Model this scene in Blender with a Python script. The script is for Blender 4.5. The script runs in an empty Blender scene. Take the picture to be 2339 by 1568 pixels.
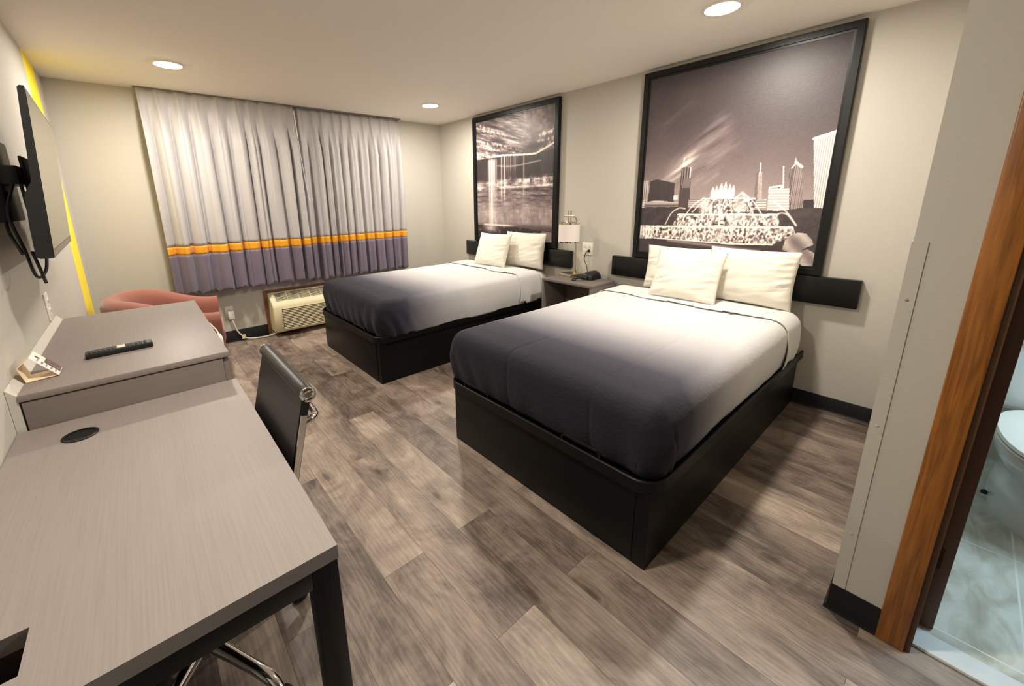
import bpy, bmesh, math, random
import numpy as np
from mathutils import Vector, Matrix, noise as mnoise

random.seed(7)
S = bpy.context.scene
COL = S.collection
PI = math.pi

# ---------------------------------------------------------------- dimensions (metres)
W, D, H = 3.70, 4.771, 2.393        # right wall x, window wall y, ceiling z
YN = -3.8                           # wall behind the camera
XP, YP = 2.018, 0.084               # bathroom partition: face towards the room, corner towards the beds

# ---------------------------------------------------------------- camera
cam_d = bpy.data.cameras.new('camera')
cam = bpy.data.objects.new('camera', cam_d)
COL.objects.link(cam)
R = Vector((0.76307475, -0.6460755, -0.01741756))
U = Vector((0.16500654, 0.16869026, 0.97175946))
F = Vector((0.6248918, 0.74439912, -0.23532996))
M = Matrix.Identity(4)
for i in range(3):
    M[i][0], M[i][1], M[i][2] = R[i], U[i], -F[i]
M.translation = (0.3711, 0.0, 1.421)
cam.matrix_world = M
cam_d.sensor_fit = 'HORIZONTAL'
cam_d.sensor_width = 36.0
cam_d.lens = 921.06 / 2339 * 36.0
cam_d.shift_x = (1169.5 - 1098.92) / 2339
cam_d.shift_y = -(784.0 - 678.0) / 2339
cam_d.clip_start = 0.02
S.camera = cam

# ---------------------------------------------------------------- world, exposure
S.view_settings.view_transform = 'Standard'
S.view_settings.look = 'None'
S.view_settings.gamma = 1.0
S.view_settings.use_curve_mapping = False
S.view_settings.exposure = 0.0
S.cycles.use_denoising = True
S.cycles.max_bounces = 14
S.cycles.diffuse_bounces = 8
S.cycles.glossy_bounces = 6
S.cycles.sample_clamp_indirect = 6.0
world = bpy.data.worlds.new('evening_sky')
S.world = world
world.use_nodes = True
world.node_tree.nodes['Background'].inputs[0].default_value = (0.30, 0.47, 0.95, 1)
world.node_tree.nodes['Background'].inputs[1].default_value = 5.0

LAMP_W = 31.0
LAMP_COL = (1.0, 0.93, 0.825)
BATH_W = 36.0
BATH_COL = (0.62, 0.85, 1.0)

# ---------------------------------------------------------------- helpers
def lin(c):
    return tuple((x / 255 / 12.92) if x / 255 <= 0.04045 else ((x / 255 + 0.055) / 1.055) ** 2.4 for x in c) + (1,)

def mat(name, rgb, rough=0.6, metal=0.0, spec=0.5, bump=0.0, scale=80.0, detail=3.0, var=0.0, vscale=6.0, stretch=None, sheen=0.0, coat=0.0):
    m = bpy.data.materials.new(name)
    m.use_nodes = True
    nt = m.node_tree
    b = nt.nodes['Principled BSDF']
    b.inputs['Base Color'].default_value = lin(rgb)
    b.inputs['Roughness'].default_value = rough
    b.inputs['Metallic'].default_value = metal
    b.inputs['Specular IOR Level'].default_value = spec
    if sheen:
        b.inputs['Sheen Weight'].default_value = sheen
    if coat:
        b.inputs['Coat Weight'].default_value = coat
    tc = nt.nodes.new('ShaderNodeTexCoord')
    vec = tc.outputs['Object']
    if stretch:
        mp = nt.nodes.new('ShaderNodeMapping')
        mp.inputs['Scale'].default_value = stretch
        nt.links.new(vec, mp.inputs['Vector'])
        vec = mp.outputs['Vector']
    if var:
        n = nt.nodes.new('ShaderNodeTexNoise')
        n.inputs['Scale'].default_value = vscale
        n.inputs['Detail'].default_value = 5
        nt.links.new(vec, n.inputs['Vector'])
        r = nt.nodes.new('ShaderNodeValToRGB')
        a = lin(rgb)
        r.color_ramp.elements[0].position = 0.3
        r.color_ramp.elements[1].position = 0.7
        r.color_ramp.elements[0].color = tuple(x * (1 - var) for x in a[:3]) + (1,)
        r.color_ramp.elements[1].color = tuple(min(1, x * (1 + var)) for x in a[:3]) + (1,)
        nt.links.new(n.outputs['Fac'], r.inputs['Fac'])
        nt.links.new(r.outputs['Color'], b.inputs['Base Color'])
    if bump:
        n2 = nt.nodes.new('ShaderNodeTexNoise')
        n2.inputs['Scale'].default_value = scale
        n2.inputs['Detail'].default_value = detail
        nt.links.new(vec, n2.inputs['Vector'])
        bp = nt.nodes.new('ShaderNodeBump')
        bp.inputs['Strength'].default_value = bump
        bp.inputs['Distance'].default_value = 0.01
        nt.links.new(n2.outputs['Fac'], bp.inputs['Height'])
        nt.links.new(bp.outputs['Normal'], b.inputs['Normal'])
    return m

def smooth(me, ang=40):
    me.shade_smooth()
    me.set_sharp_from_angle(angle=math.radians(ang))

def box(bm, x0, x1, y0, y1, z0, z1, bev=0.0, seg=2):
    t = bmesh.new()
    bmesh.ops.create_cube(t, size=1.0)
    for v in t.verts:
        v.co = Vector((x0 + (x1 - x0) * (v.co.x + .5), y0 + (y1 - y0) * (v.co.y + .5), z0 + (z1 - z0) * (v.co.z + .5)))
    if bev > 0:
        bmesh.ops.bevel(t, geom=list(t.edges), offset=bev, segments=seg, profile=0.5, affect='EDGES')
    merge(bm, t)
    return bm

def merge(bm, t, mtx=None):
    vm = {}
    for v in t.verts:
        vm[v.index if v.index >= 0 else id(v)] = None
    t.verts.index_update()
    nv = [bm.verts.new(mtx @ v.co if mtx else v.co) for v in t.verts]
    for f in t.faces:
        try:
            bm.faces.new([nv[v.index] for v in f.verts])
        except ValueError:
            pass
    t.free()

def frames(pts):
    pts = [Vector(p) for p in pts]
    out = []
    n = None
    for i, p in enumerate(pts):
        a = pts[max(0, i - 1)]
        b = pts[min(len(pts) - 1, i + 1)]
        t = (b - a).normalized()
        if n is None:
            n = Vector((0, 0, 1)) if abs(t.z) < 0.9 else Vector((1, 0, 0))
        n = (n - t * n.dot(t)).normalized()
        out.append((p, t, n, t.cross(n).normalized()))
    return out

def tube(bm, pts, r, seg=10, cap=True):
    rings = []
    for i, (p, t, n, b) in enumerate(frames(pts)):
        rr = r[i] if isinstance(r, (list, tuple)) else r
        rings.append([bm.verts.new(p + n * (rr * math.cos(2 * PI * k / seg)) + b * (rr * math.sin(2 * PI * k / seg))) for k in range(seg)])
    skin(bm, rings, True, cap)
    return bm

def skin(bm, rings, closed=True, cap=True):
    for a, b in zip(rings[:-1], rings[1:]):
        n = len(a)
        for k in range(n if closed else n - 1):
            try:
                bm.faces.new((a[k], a[(k + 1) % n], b[(k + 1) % n], b[k]))
            except ValueError:
                pass
    if cap and closed:
        for rg in (rings[0], rings[-1]):
            try:
                bm.faces.new(rg)
            except ValueError:
                pass

def bez(pts, n=24):
    """smooth Catmull-Rom path through pts"""
    P = [Vector(p) for p in pts]
    P = [P[0] * 2 - P[1]] + P + [P[-1] * 2 - P[-2]]
    out = []
    m = len(P) - 3
    for s in range(m):
        for k in range(n // m + 1):
            t = k / (n // m + 1)
            a, b, c, d = P[s:s + 4]
            out.append(0.5 * ((2 * b) + (c - a) * t + (2 * a - 5 * b + 4 * c - d) * t * t + (3 * b - a - 3 * c + d) * t ** 3))
    out.append(P[-2])
    return out

def lathe(bm, prof, c=(0, 0, 0), seg=32, axis='z', capped=True):
    rings = []
    for r, h in prof:
        ring = []
        for k in range(seg):
            a = 2 * PI * k / seg
            x, y = r * math.cos(a), r * math.sin(a)
            q = {'z': (x, y, h), 'y': (x, h, y), 'x': (h, x, y)}[axis]
            ring.append(bm.verts.new(Vector(c) + Vector(q)))
        rings.append(ring)
    skin(bm, rings, True, capped)
    return bm

def prism(bm, poly, axis, a, b):
    """poly: 2-D points; extruded along axis from a to b. axis 'y': poly is (x,z); 'z': (x,y); 'x': (y,z)"""
    def P(p, t):
        return {'y': (p[0], t, p[1]), 'z': (p[0], p[1], t), 'x': (t, p[0], p[1])}[axis]
    r0 = [bm.verts.new(P(p, a)) for p in poly]
    r1 = [bm.verts.new(P(p, b)) for p in poly]
    skin(bm, [r0, r1], True, True)
    return bm

def rrect(x0, x1, y0, y1, r, n=6):
    out = []
    for (cx, cy, a0) in ((x1 - r, y1 - r, 0), (x0 + r, y1 - r, PI / 2), (x0 + r, y0 + r, PI), (x1 - r, y0 + r, 1.5 * PI)):
        for k in range(n + 1):
            a = a0 + PI / 2 * k / n
            out.append((cx + r * math.cos(a), cy + r * math.sin(a)))
    return out

def thing(name, loc, label, cat, group=None, rz=0):
    o = bpy.data.objects.new(name, None)
    o.empty_display_size = 0.05
    COL.objects.link(o)
    o.location = loc
    o.rotation_euler = (0, 0, rz)
    tag(o, label, cat, group)
    return o

def tag(o, label, cat, group=None):
    o['label'] = label
    o['category'] = cat
    if group:
        o['group'] = group
    return o

def origin_of(p):
    o = Vector((0, 0, 0))
    while p is not None:
        o += Vector(p.location)
        p = p.parent
    return o

def part(parent, name, bm, m, label=None, ang=40, loc=None, local=False):
    """link bm (in world axes, or already local) as ONE mesh; parented under its thing"""
    base = origin_of(parent)
    org = Vector(loc) if loc is not None else base
    if not local:
        bmesh.ops.translate(bm, verts=bm.verts, vec=-org)
    bmesh.ops.recalc_face_normals(bm, faces=bm.faces)
    me = bpy.data.meshes.new(name)
    bm.to_mesh(me)
    bm.free()
    smooth(me, ang)
    me.materials.append(m)
    o = bpy.data.objects.new(name, me)
    COL.objects.link(o)
    o.parent = parent
    o.location = org - base if parent is not None else org
    if label:
        o['label'] = label
    return o

def struct(name, bm, m, loc=None):
    o = part(None, name, bm, m, loc=loc)
    o['kind'] = 'structure'
    return o

def solo(name, bm, m, loc, label, cat, group=None, ang=40):
    o = part(None, name, bm, m, loc=loc, ang=ang)
    return tag(o, label, cat, group)

def dup(root, loc, label, group=None):
    r = root.copy()
    COL.objects.link(r)
    r.location = loc
    r['label'] = label
    if group:
        r['group'] = group
    for ch in list(root.children):
        c = ch.copy()
        COL.objects.link(c)
        c.parent = r
        for g in ch.children:
            d = g.copy()
            COL.objects.link(d)
            d.parent = c
    return r

# ---------------------------------------------------------------- materials
m_wall = mat('greige_wall_paint', (191, 186, 176), 0.75, bump=0.05, scale=160, spec=0.3)
m_ceil = mat('textured_ceiling_paint', (238, 232, 223), 0.9, bump=0.35, scale=55, detail=6, spec=0.2)
m_base = mat('black_vinyl_base', (10, 10, 12), 0.35, spec=0.35)
m_black = mat('black_laminate', (9, 9, 10), 0.42, spec=0.22, var=0.12, vscale=3)
m_blackmetal = mat('black_metal', (12, 12, 14), 0.38, spec=0.35)
m_frame = mat('black_picture_frame', (11, 11, 12), 0.34, spec=0.35)
m_sheet = mat('white_cotton', (212, 211, 209), 0.9, bump=0.10, scale=220, sheen=0.15, spec=0.2)
m_pillow = mat('cream_pillowcase', (226, 221, 208), 0.9, bump=0.3, scale=22, sheen=0.15, spec=0.2)
m_chrome = mat('chrome', (215, 213, 210), 0.09, metal=1.0)
m_nickel = mat('brushed_nickel', (206, 192, 166), 0.3, metal=1.0)
m_leather = mat('black_leather', (30, 29, 29), 0.38, bump=0.12, scale=300)
m_rubber = mat('black_plastic', (14, 14, 15), 0.45)
m_shade = mat('white_linen_shade', (232, 222, 216), 0.85, bump=0.1, scale=400)
m_ac = mat('cream_plastic', (226, 214, 178), 0.45)
m_white = mat('white_plastic', (233, 229, 220), 0.4)
m_salmon = mat('salmon_upholstery', (143, 87, 74), 0.85, bump=0.15, scale=260, sheen=0.3, var=0.05)
m_porc = mat('white_porcelain', (236, 238, 238), 0.12, coat=0.3)
m_grey = mat('matte_grey', (92, 84, 80), 0.5)
m_dkbrown = mat('dark_brown_door', (92, 60, 38), 0.5, var=0.15, vscale=30, stretch=(1, 1, 0.06))
m_marble = mat('pale_marble_sill', (222, 226, 226), 0.25, var=0.05, vscale=20)

def m_wood_grey(name, rgb, grain_axis):
    m = mat(name, rgb, 0.5, spec=0.45)
    nt = m.node_tree
    b = nt.nodes['Principled BSDF']
    tc = nt.nodes.new('ShaderNodeTexCoord')
    mp = nt.nodes.new('ShaderNodeMapping')
    sc = [260, 260, 260]
    sc[grain_axis] = 5
    mp.inputs['Scale'].default_value = sc
    n = nt.nodes.new('ShaderNodeTexNoise')
    n.inputs['Scale'].default_value = 1.0
    n.inputs['Detail'].default_value = 4
    r = nt.nodes.new('ShaderNodeValToRGB')
    a = lin(rgb)
    r.color_ramp.elements[0].position = 0.28
    r.color_ramp.elements[1].position = 0.72
    r.color_ramp.elements[0].color = tuple(x * 0.93 for x in a[:3]) + (1,)
    r.color_ramp.elements[1].color = tuple(x * 1.06 for x in a[:3]) + (1,)
    bp = nt.nodes.new('ShaderNodeBump')
    bp.inputs['Strength'].default_value = 0.06
    bp.inputs['Distance'].default_value = 0.002
    nt.links.new(tc.outputs['Object'], mp.inputs['Vector'])
    nt.links.new(mp.outputs['Vector'], n.inputs['Vector'])
    nt.links.new(n.outputs['Fac'], r.inputs['Fac'])
    nt.links.new(r.outputs['Color'], b.inputs['Base Color'])
    nt.links.new(n.outputs['Fac'], bp.inputs['Height'])
    nt.links.new(bp.outputs['Normal'], b.inputs['Normal'])
    return m

m_desk = m_wood_grey('grey_woodgrain_laminate', (131, 121, 116), 1)
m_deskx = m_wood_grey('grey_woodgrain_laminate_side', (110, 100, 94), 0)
m_night = m_wood_grey('grey_woodgrain_nightstand', (112, 103, 98), 1)

def m_oak():
    m = mat('orange_oak_casing', (170, 100, 40), 0.38, coat=0.15)
    nt = m.node_tree
    b = nt.nodes['Principled BSDF']
    tc = nt.nodes.new('ShaderNodeTexCoord')
    mp = nt.nodes.new('ShaderNodeMapping')
    mp.inputs['Scale'].default_value = (30, 30, 2.2)
    n = nt.nodes.new('ShaderNodeTexNoise')
    n.inputs['Scale'].default_value = 1.0
    n.inputs['Detail'].default_value = 2
    w = nt.nodes.new('ShaderNodeMath')
    w.operation = 'MULTIPLY'
    w.inputs[1].default_value = 26
    s = nt.nodes.new('ShaderNodeMath')
    s.operation = 'SINE'
    n3 = nt.nodes.new('ShaderNodeTexNoise')
    mp3 = nt.nodes.new('ShaderNodeMapping')
    mp3.inputs['Scale'].default_value = (300, 300, 9)
    n3.inputs['Scale'].default_value = 1
    ad = nt.nodes.new('ShaderNodeMath')
    ad.operation = 'MULTIPLY_ADD'
    ad.inputs[1].default_value = 0.22
    r = nt.nodes.new('ShaderNodeValToRGB')
    r.color_ramp.elements[0].position = 0.0
    r.color_ramp.elements[1].position = 0.9
    r.color_ramp.elements[0].color = lin((110, 64, 17))
    r.color_ramp.elements[1].color = lin((168, 104, 33))
    L = nt.links.new
    L(tc.outputs['Object'], mp.inputs['Vector'])
    L(tc.outputs['Object'], mp3.inputs['Vector'])
    L(mp.outputs['Vector'], n.inputs['Vector'])
    L(mp3.outputs['Vector'], n3.inputs['Vector'])
    L(n.outputs['Fac'], w.inputs[0])
    L(w.outputs[0], s.inputs[0])
    L(s.outputs[0], ad.inputs[0])
    L(n3.outputs['Fac'], ad.inputs[2])
    L(ad.outputs[0], r.inputs['Fac'])
    L(r.outputs['Color'], b.inputs['Base Color'])
    return m
m_oak = m_oak()

def m_floor():
    m = mat('vinyl_plank_floor', (150, 135, 120), 0.42, spec=0.45)
    nt = m.node_tree
    L = nt.links.new
    b = nt.nodes['Principled BSDF']
    tc = nt.nodes.new('ShaderNodeTexCoord')
    sep = nt.nodes.new('ShaderNodeSeparateXYZ')
    cmb = nt.nodes.new('ShaderNodeCombineXYZ')
    L(tc.outputs['Object'], sep.inputs[0])
    L(sep.outputs['Y'], cmb.inputs['X'])
    ax = nt.nodes.new('ShaderNodeMath'); ax.operation = 'ADD'; ax.inputs[1].default_value = 0.02
    L(sep.outputs['X'], ax.inputs[0])
    L(ax.outputs[0], cmb.inputs['Y'])
    br = nt.nodes.new('ShaderNodeTexBrick')
    br.offset = 0.37
    br.inputs['Color1'].default_value = (0, 0, 0, 1)
    br.inputs['Color2'].default_value = (1, 1, 1, 1)
    br.inputs['Mortar'].default_value = (0.5, 0.5, 0.5, 1)
    br.inputs['Scale'].default_value = 1.0
    br.inputs['Mortar Size'].default_value = 0.0008
    br.inputs['Mortar Smooth'].default_value = 0.3
    br.inputs['Brick Width'].default_value = 1.22
    br.inputs['Row Height'].default_value = 0.18
    L(cmb.outputs[0], br.inputs['Vector'])
    # per-plank offset of the grain
    off = nt.nodes.new('ShaderNodeVectorMath'); off.operation = 'MULTIPLY_ADD'
    off.inputs[1].default_value = (1, 1, 1)
    sc = nt.nodes.new('ShaderNodeVectorMath'); sc.operation = 'SCALE'; sc.inputs['Scale'].default_value = 37.0
    L(br.outputs['Color'], sc.inputs[0])
    L(tc.outputs['Object'], off.inputs[0])
    L(sc.outputs[0], off.inputs[2])
    def noise(scale, s, detail, rough=0.6, dist=0.0):
        mp = nt.nodes.new('ShaderNodeMapping')
        mp.inputs['Scale'].default_value = scale
        L(off.outputs[0], mp.inputs['Vector'])
        n = nt.nodes.new('ShaderNodeTexNoise')
        n.inputs['Scale'].default_value = s
        n.inputs['Detail'].default_value = detail
        n.inputs['Roughness'].default_value = rough
        n.inputs['Distortion'].default_value = dist
        L(mp.outputs[0], n.inputs['Vector'])
        return n
    big = noise((5.5, 3.0, 1), 1.0, 8, 0.66, 0.7)       # cloudy patches
    grain = noise((150, 8, 1), 1.0, 7, 0.78, 0.5)     # fine fibres
    streak = noise((15, 1.3, 1), 1.0, 5, 0.62, 2.2)    # dark streaks
    def figure():
        mp = nt.nodes.new('ShaderNodeMapping'); mp.inputs['Scale'].default_value = (1, 0.13, 1)
        L(off.outputs[0], mp.inputs['Vector'])
        w = nt.nodes.new('ShaderNodeTexWave'); w.wave_type = 'BANDS'; w.bands_direction = 'X'
        w.inputs['Scale'].default_value = 16; w.inputs['Distortion'].default_value = 11; w.inputs['Detail'].default_value = 3
        w.inputs['Detail Scale'].default_value = 1.6
        L(mp.outputs[0], w.inputs['Vector'])
        return w
    fig = figure()
    mpk = nt.nodes.new('ShaderNodeMapping'); mpk.inputs['Scale'].default_value = (5.0, 1.9, 1)
    L(off.outputs[0], mpk.inputs['Vector'])
    wob = nt.nodes.new('ShaderNodeTexNoise'); wob.inputs['Scale'].default_value = 14; wob.inputs['Detail'].default_value = 3
    L(off.outputs[0], wob.inputs['Vector'])
    wsc = nt.nodes.new('ShaderNodeVectorMath'); wsc.operation = 'SCALE'; wsc.inputs['Scale'].default_value = 0.10
    L(wob.outputs['Color'], wsc.inputs[0])
    wad = nt.nodes.new('ShaderNodeVectorMath'); wad.operation = 'ADD'
    L(mpk.outputs[0], wad.inputs[0]); L(wsc.outputs[0], wad.inputs[1])
    vor = nt.nodes.new('ShaderNodeTexVoronoi'); vor.voronoi_dimensions = '2D'; vor.inputs['Scale'].default_value = 1.0
    L(wad.outputs[0], vor.inputs['Vector'])
    # combine
    def math_(op, a, bb, c=None):
        n = nt.nodes.new('ShaderNodeMath'); n.operation = op
        for i, v in enumerate((a, bb, c)):
            if v is None: continue
            if isinstance(v, (int, float)): n.inputs[i].default_value = v
            else: L(v, n.inputs[i])
        return n.outputs[0]
    sepc = nt.nodes.new('ShaderNodeSeparateColor'); L(br.outputs['Color'], sepc.inputs[0])
    plank = sepc.outputs[0]
    v = math_('MULTIPLY_ADD', big.outputs['Fac'], 1.05, 0.0)
    v = math_('MULTIPLY_ADD', grain.outputs['Fac'], 0.30, v)
    v = math_('MULTIPLY_ADD', streak.outputs['Fac'], 0.22, v)
    v = math_('MULTIPLY_ADD', fig.outputs['Fac'], 0.07, v)
    v = math_('MULTIPLY_ADD', plank, 0.34, v)
    v = math_('SUBTRACT', v, 0.53)
    ramp = nt.nodes.new('ShaderNodeValToRGB')
    e = ramp.color_ramp.elements
    e[0].position = 0.10; e[0].color = lin((58, 50, 45))
    e[1].position = 0.82; e[1].color = lin((192, 174, 157))
    for p, c in ((0.28, (96, 83, 75)), (0.42, (127, 112, 101)), (0.58, (154, 138, 124))):
        q = e.new(p); q.color = lin(c)
    L(v, ramp.inputs['Fac'])
    # knots
    vsep = nt.nodes.new('ShaderNodeSeparateColor'); L(vor.outputs['Color'], vsep.inputs[0])
    keep = math_('GREATER_THAN', vsep.outputs[0], 0.45)
    far = math_('SUBTRACT', 1.0, keep)
    dk = math_('ADD', vor.outputs['Distance'], far)
    kr = nt.nodes.new('ShaderNodeValToRGB')
    kr.color_ramp.elements[0].position = 0.03; kr.color_ramp.elements[0].color = (0.36, 0.32, 0.29, 1)
    kr.color_ramp.elements[1].position = 0.24; kr.color_ramp.elements[1].color = (1, 1, 1, 1)
    for p_, c_ in ((0.07, .55), (0.10, .82), (0.13, .70), (0.17, .90)):
        q_ = kr.color_ramp.elements.new(p_); q_.color = (c_, c_ * .98, c_ * .96, 1)
    L(dk, kr.inputs['Fac'])
    mul = nt.nodes.new('ShaderNodeMix'); mul.data_type = 'RGBA'; mul.blend_type = 'MULTIPLY'; mul.inputs[0].default_value = 1
    L(ramp.outputs['Color'], mul.inputs[6]); L(kr.outputs['Color'], mul.inputs[7])
    seam = nt.nodes.new('ShaderNodeMix'); seam.data_type = 'RGBA'; seam.blend_type = 'MIX'
    L(br.outputs['Fac'], seam.inputs[0]); L(mul.outputs[2], seam.inputs[6])
    seam.inputs[7].default_value = lin((66, 56, 49))
    L(seam.outputs[2], b.inputs['Base Color'])
    bp = nt.nodes.new('ShaderNodeBump'); bp.inputs['Strength'].default_value = 0.12; bp.inputs['Distance'].default_value = 0.003
    L(grain.outputs['Fac'], bp.inputs['Height'])
    L(bp.outputs['Normal'], b.inputs['Normal'])
    rr = nt.nodes.new('ShaderNodeMapRange'); rr.inputs[3].default_value = 0.36; rr.inputs[4].default_value = 0.56
    L(grain.outputs['Fac'], rr.inputs[0]); L(rr.outputs[0], b.inputs['Roughness'])
    return m
m_floor = m_floor()

def m_tile():
    m = mat('pale_marble_tile', (196, 196, 184), 0.3)
    nt = m.node_tree; L = nt.links.new
    b = nt.nodes['Principled BSDF']
    tc = nt.nodes.new('ShaderNodeTexCoord')
    mp = nt.nodes.new('ShaderNodeMapping'); mp.inputs['Rotation'].default_value = (0, 0, 0.5); mp.inputs['Scale'].default_value = (5, 14, 5)
    n = nt.nodes.new('ShaderNodeTexNoise'); n.inputs['Scale'].default_value = 1.0; n.inputs['Detail'].default_value = 6; n.inputs['Distortion'].default_value = 1.2
    r = nt.nodes.new('ShaderNodeValToRGB')
    r.color_ramp.elements[0].position = 0.3; r.color_ramp.elements[0].color = lin((172, 168, 152))
    r.color_ramp.elements[1].position = 0.68; r.color_ramp.elements[1].color = lin((214, 216, 206))
    br = nt.nodes.new('ShaderNodeTexBrick'); br.offset = 0.0
    br.inputs['Scale'].default_value = 1.0; br.inputs['Brick Width'].default_value = 0.6; br.inputs['Row Height'].default_value = 0.6; br.inputs['Mortar Size'].default_value = 0.003
    mv = nt.nodes.new('ShaderNodeMapping'); mv.inputs['Location'].default_value = (-2.184, 0.35, 0)
    mx = nt.nodes.new('ShaderNodeMix'); mx.data_type = 'RGBA'
    mx.inputs[7].default_value = lin((225, 226, 220))
    L(tc.outputs['Object'], mp.inputs[0]); L(mp.outputs[0], n.inputs['Vector']); L(n.outputs['Fac'], r.inputs['Fac'])
    L(tc.outputs['Object'], mv.inputs[0]); L(mv.outputs[0], br.inputs['Vector'])
    L(br.outputs['Fac'], mx.inputs[0]); L(r.outputs['Color'], mx.inputs[6]); L(mx.outputs[2], b.inputs['Base Color'])
    return m
m_tile = m_tile()

def m_wall_stripe():
    m = mat('greige_wall_with_yellow_stripe', (191, 186, 176), 0.75, spec=0.3, bump=0.05, scale=160)
    nt = m.node_tree; L = nt.links.new
    b = nt.nodes['Principled BSDF']
    tc = [n for n in nt.nodes if n.type == 'TEX_COORD'][0]
    sp = nt.nodes.new('ShaderNodeSeparateXYZ'); L(tc.outputs['Object'], sp.inputs[0])
    a = nt.nodes.new('ShaderNodeMath'); a.operation = 'GREATER_THAN'; a.inputs[1].default_value = 4.02
    c = nt.nodes.new('ShaderNodeMath'); c.operation = 'LESS_THAN'; c.inputs[1].default_value = 4.45
    d = nt.nodes.new('ShaderNodeMath'); d.operation = 'MULTIPLY'
    L(sp.outputs['Y'], a.inputs[0]); L(sp.outputs['Y'], c.inputs[0]); L(a.outputs[0], d.inputs[0]); L(c.outputs[0], d.inputs[1])
    mx = nt.nodes.new('ShaderNodeMix'); mx.data_type = 'RGBA'
    mx.inputs[6].default_value = lin((191, 186, 176)); mx.inputs[7].default_value = lin((248, 226, 66))
    L(d.outputs[0], mx.inputs[0]); L(mx.outputs[2], b.inputs['Base Color'])
    return m
m_stripe = m_wall_stripe()

def m_emit(name, rgb, st):
    m = bpy.data.materials.new(name); m.use_nodes = True
    nt = m.node_tree
    b = nt.nodes['Principled BSDF']
    b.inputs['Base Color'].default_value = (.9, .9, .9, 1)
    b.inputs['Emission Color'].default_value = (*rgb, 1)
    b.inputs['Emission Strength'].default_value = st
    return m

# ================================================================ SETTING
T = 0.12
bm = bmesh.new(); box(bm, -T, W + T, YN - T, D + T, -0.08, 0.0)
struct('floor', bm, m_floor, (0, 0, 0))
bm = bmesh.new(); box(bm, 2.10, W, -2.0, -0.03, 0.0, 0.006)
struct('floor_bathroom', bm, m_tile, (0, 0, 0))
bm = bmesh.new(); box(bm, -T, W + T, YN - T, D + T, H, H + 0.1)
struct('ceiling', bm, m_ceil, (0, 0, 0))
bm = bmesh.new(); box(bm, -T, 0, YN - T, D + T, 0, H)
struct('wall_left', bm, m_stripe, (0, 0, 0))
bm = bmesh.new(); box(bm, W, W + T, YN - T, D + T, 0, H)
struct('wall_right', bm, m_wall, (0, 0, 0))
WX0, WX1, WZ0, WZ1 = 0.75, 2.88, 0.74, 2.20
bm = bmesh.new()
box(bm, 0, WX0, D, D + T, 0, H); box(bm, WX1, W, D, D + T, 0, H)
box(bm, WX0, WX1, D, D + T, 0, WZ0); box(bm, WX0, WX1, D, D + T, WZ1, H)
struct('wall_back', bm, m_wall, (0, 0, 0))
bm = bmesh.new(); box(bm, 0, W, YN - T, YN, 0, H)
struct('wall_front', bm, m_wall, (0, 0, 0))
# partition round the bathroom, with its doorway
DY0, DY1 = -0.90, -0.115
bm = bmesh.new()
prism(bm, [(XP, YP), (W, YP), (W, -0.03), (2.13, -0.03), (2.13, DY1), (XP, DY1)], 'z', 0, H)
box(bm, XP, 2.13, DY0, DY1, 2.05, H)
box(bm, XP, 2.13, YN, DY0, 0, H)
box(bm, 2.13, W, -2.1, -2.0, 0, H)
struct('wall_inner', bm, m_wall, (0, 0, 0))

# window behind the curtains
bm = bmesh.new()
for (a, b, c, d) in ((WX0, WX1, WZ0, WZ0 + .05), (WX0, WX1, WZ1 - .05, WZ1), (WX0, WX0 + .05, WZ0 + .05, WZ1 - .05), (WX1 - .05, WX1, WZ0 + .05, WZ1 - .05), (1.79, 1.84, WZ0 + .05, WZ1 - .05)):
    box(bm, a, b, D + .04, D + .09, c, d, .004)
win = struct('window_1', bm, m_white, (0, 0, 0))
mg = mat('window_glass', (230, 240, 245), 0.02)
mg.node_tree.nodes['Principled BSDF'].inputs['Transmission Weight'].default_value = 1.0
bm = bmesh.new(); box(bm, WX0 + .05, 1.79, D + .062, D + .068, WZ0 + .05, WZ1 - .05)
part(win, 'pane', bm, mg, loc=(0, 0, 0))
bm = bmesh.new(); box(bm, 1.84, WX1 - .05, D + .062, D + .068, WZ0 + .05, WZ1 - .05)
part(win, 'pane', bm, mg, loc=(0, 0, 0))

# vinyl cove base
def cove(name, pts, h):
    """base strip along a polyline at floor level; the room lies to the left of the direction of travel"""
    bm = bmesh.new()
    prof = [(0.0, 0), (0.014, 0), (0.012, 0.004), (0.006, 0.016), (0.005, h - .003), (0.003, h), (0.0, h)]
    rings = []
    P = [Vector((a, b)) for a, b in pts]
    for i, p in enumerate(P):
        d0 = (P[i] - P[i - 1]).normalized() if i > 0 else (P[1] - P[0]).normalized()
        d1 = (P[i + 1] - P[i]).normalized() if i < len(P) - 1 else d0
        n0 = Vector((-d0.y, d0.x)); n1 = Vector((-d1.y, d1.x))
        n = (n0 + n1); n = n / max(0.3, n.dot(n0))
        rings.append([bm.verts.new((p.x + n.x * o, p.y + n.y * o, z)) for o, z in prof])
    skin(bm, rings, True, True)
    return struct(name, bm, m_base, (0, 0, 0))
cove('baseboard_back', [(1.305, D), (0.0, D)], 0.125)
cove('baseboard_rear', [(W, D), (2.44, D)], 0.125)
cove('baseboard_right', [(W, YP), (W, D)], 0.10)
cove('baseboard_inner', [(XP, -0.036), (XP, YP), (W, YP)], 0.10)
cove('baseboard_left', [(0, D), (0, YN)], 0.11)

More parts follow.
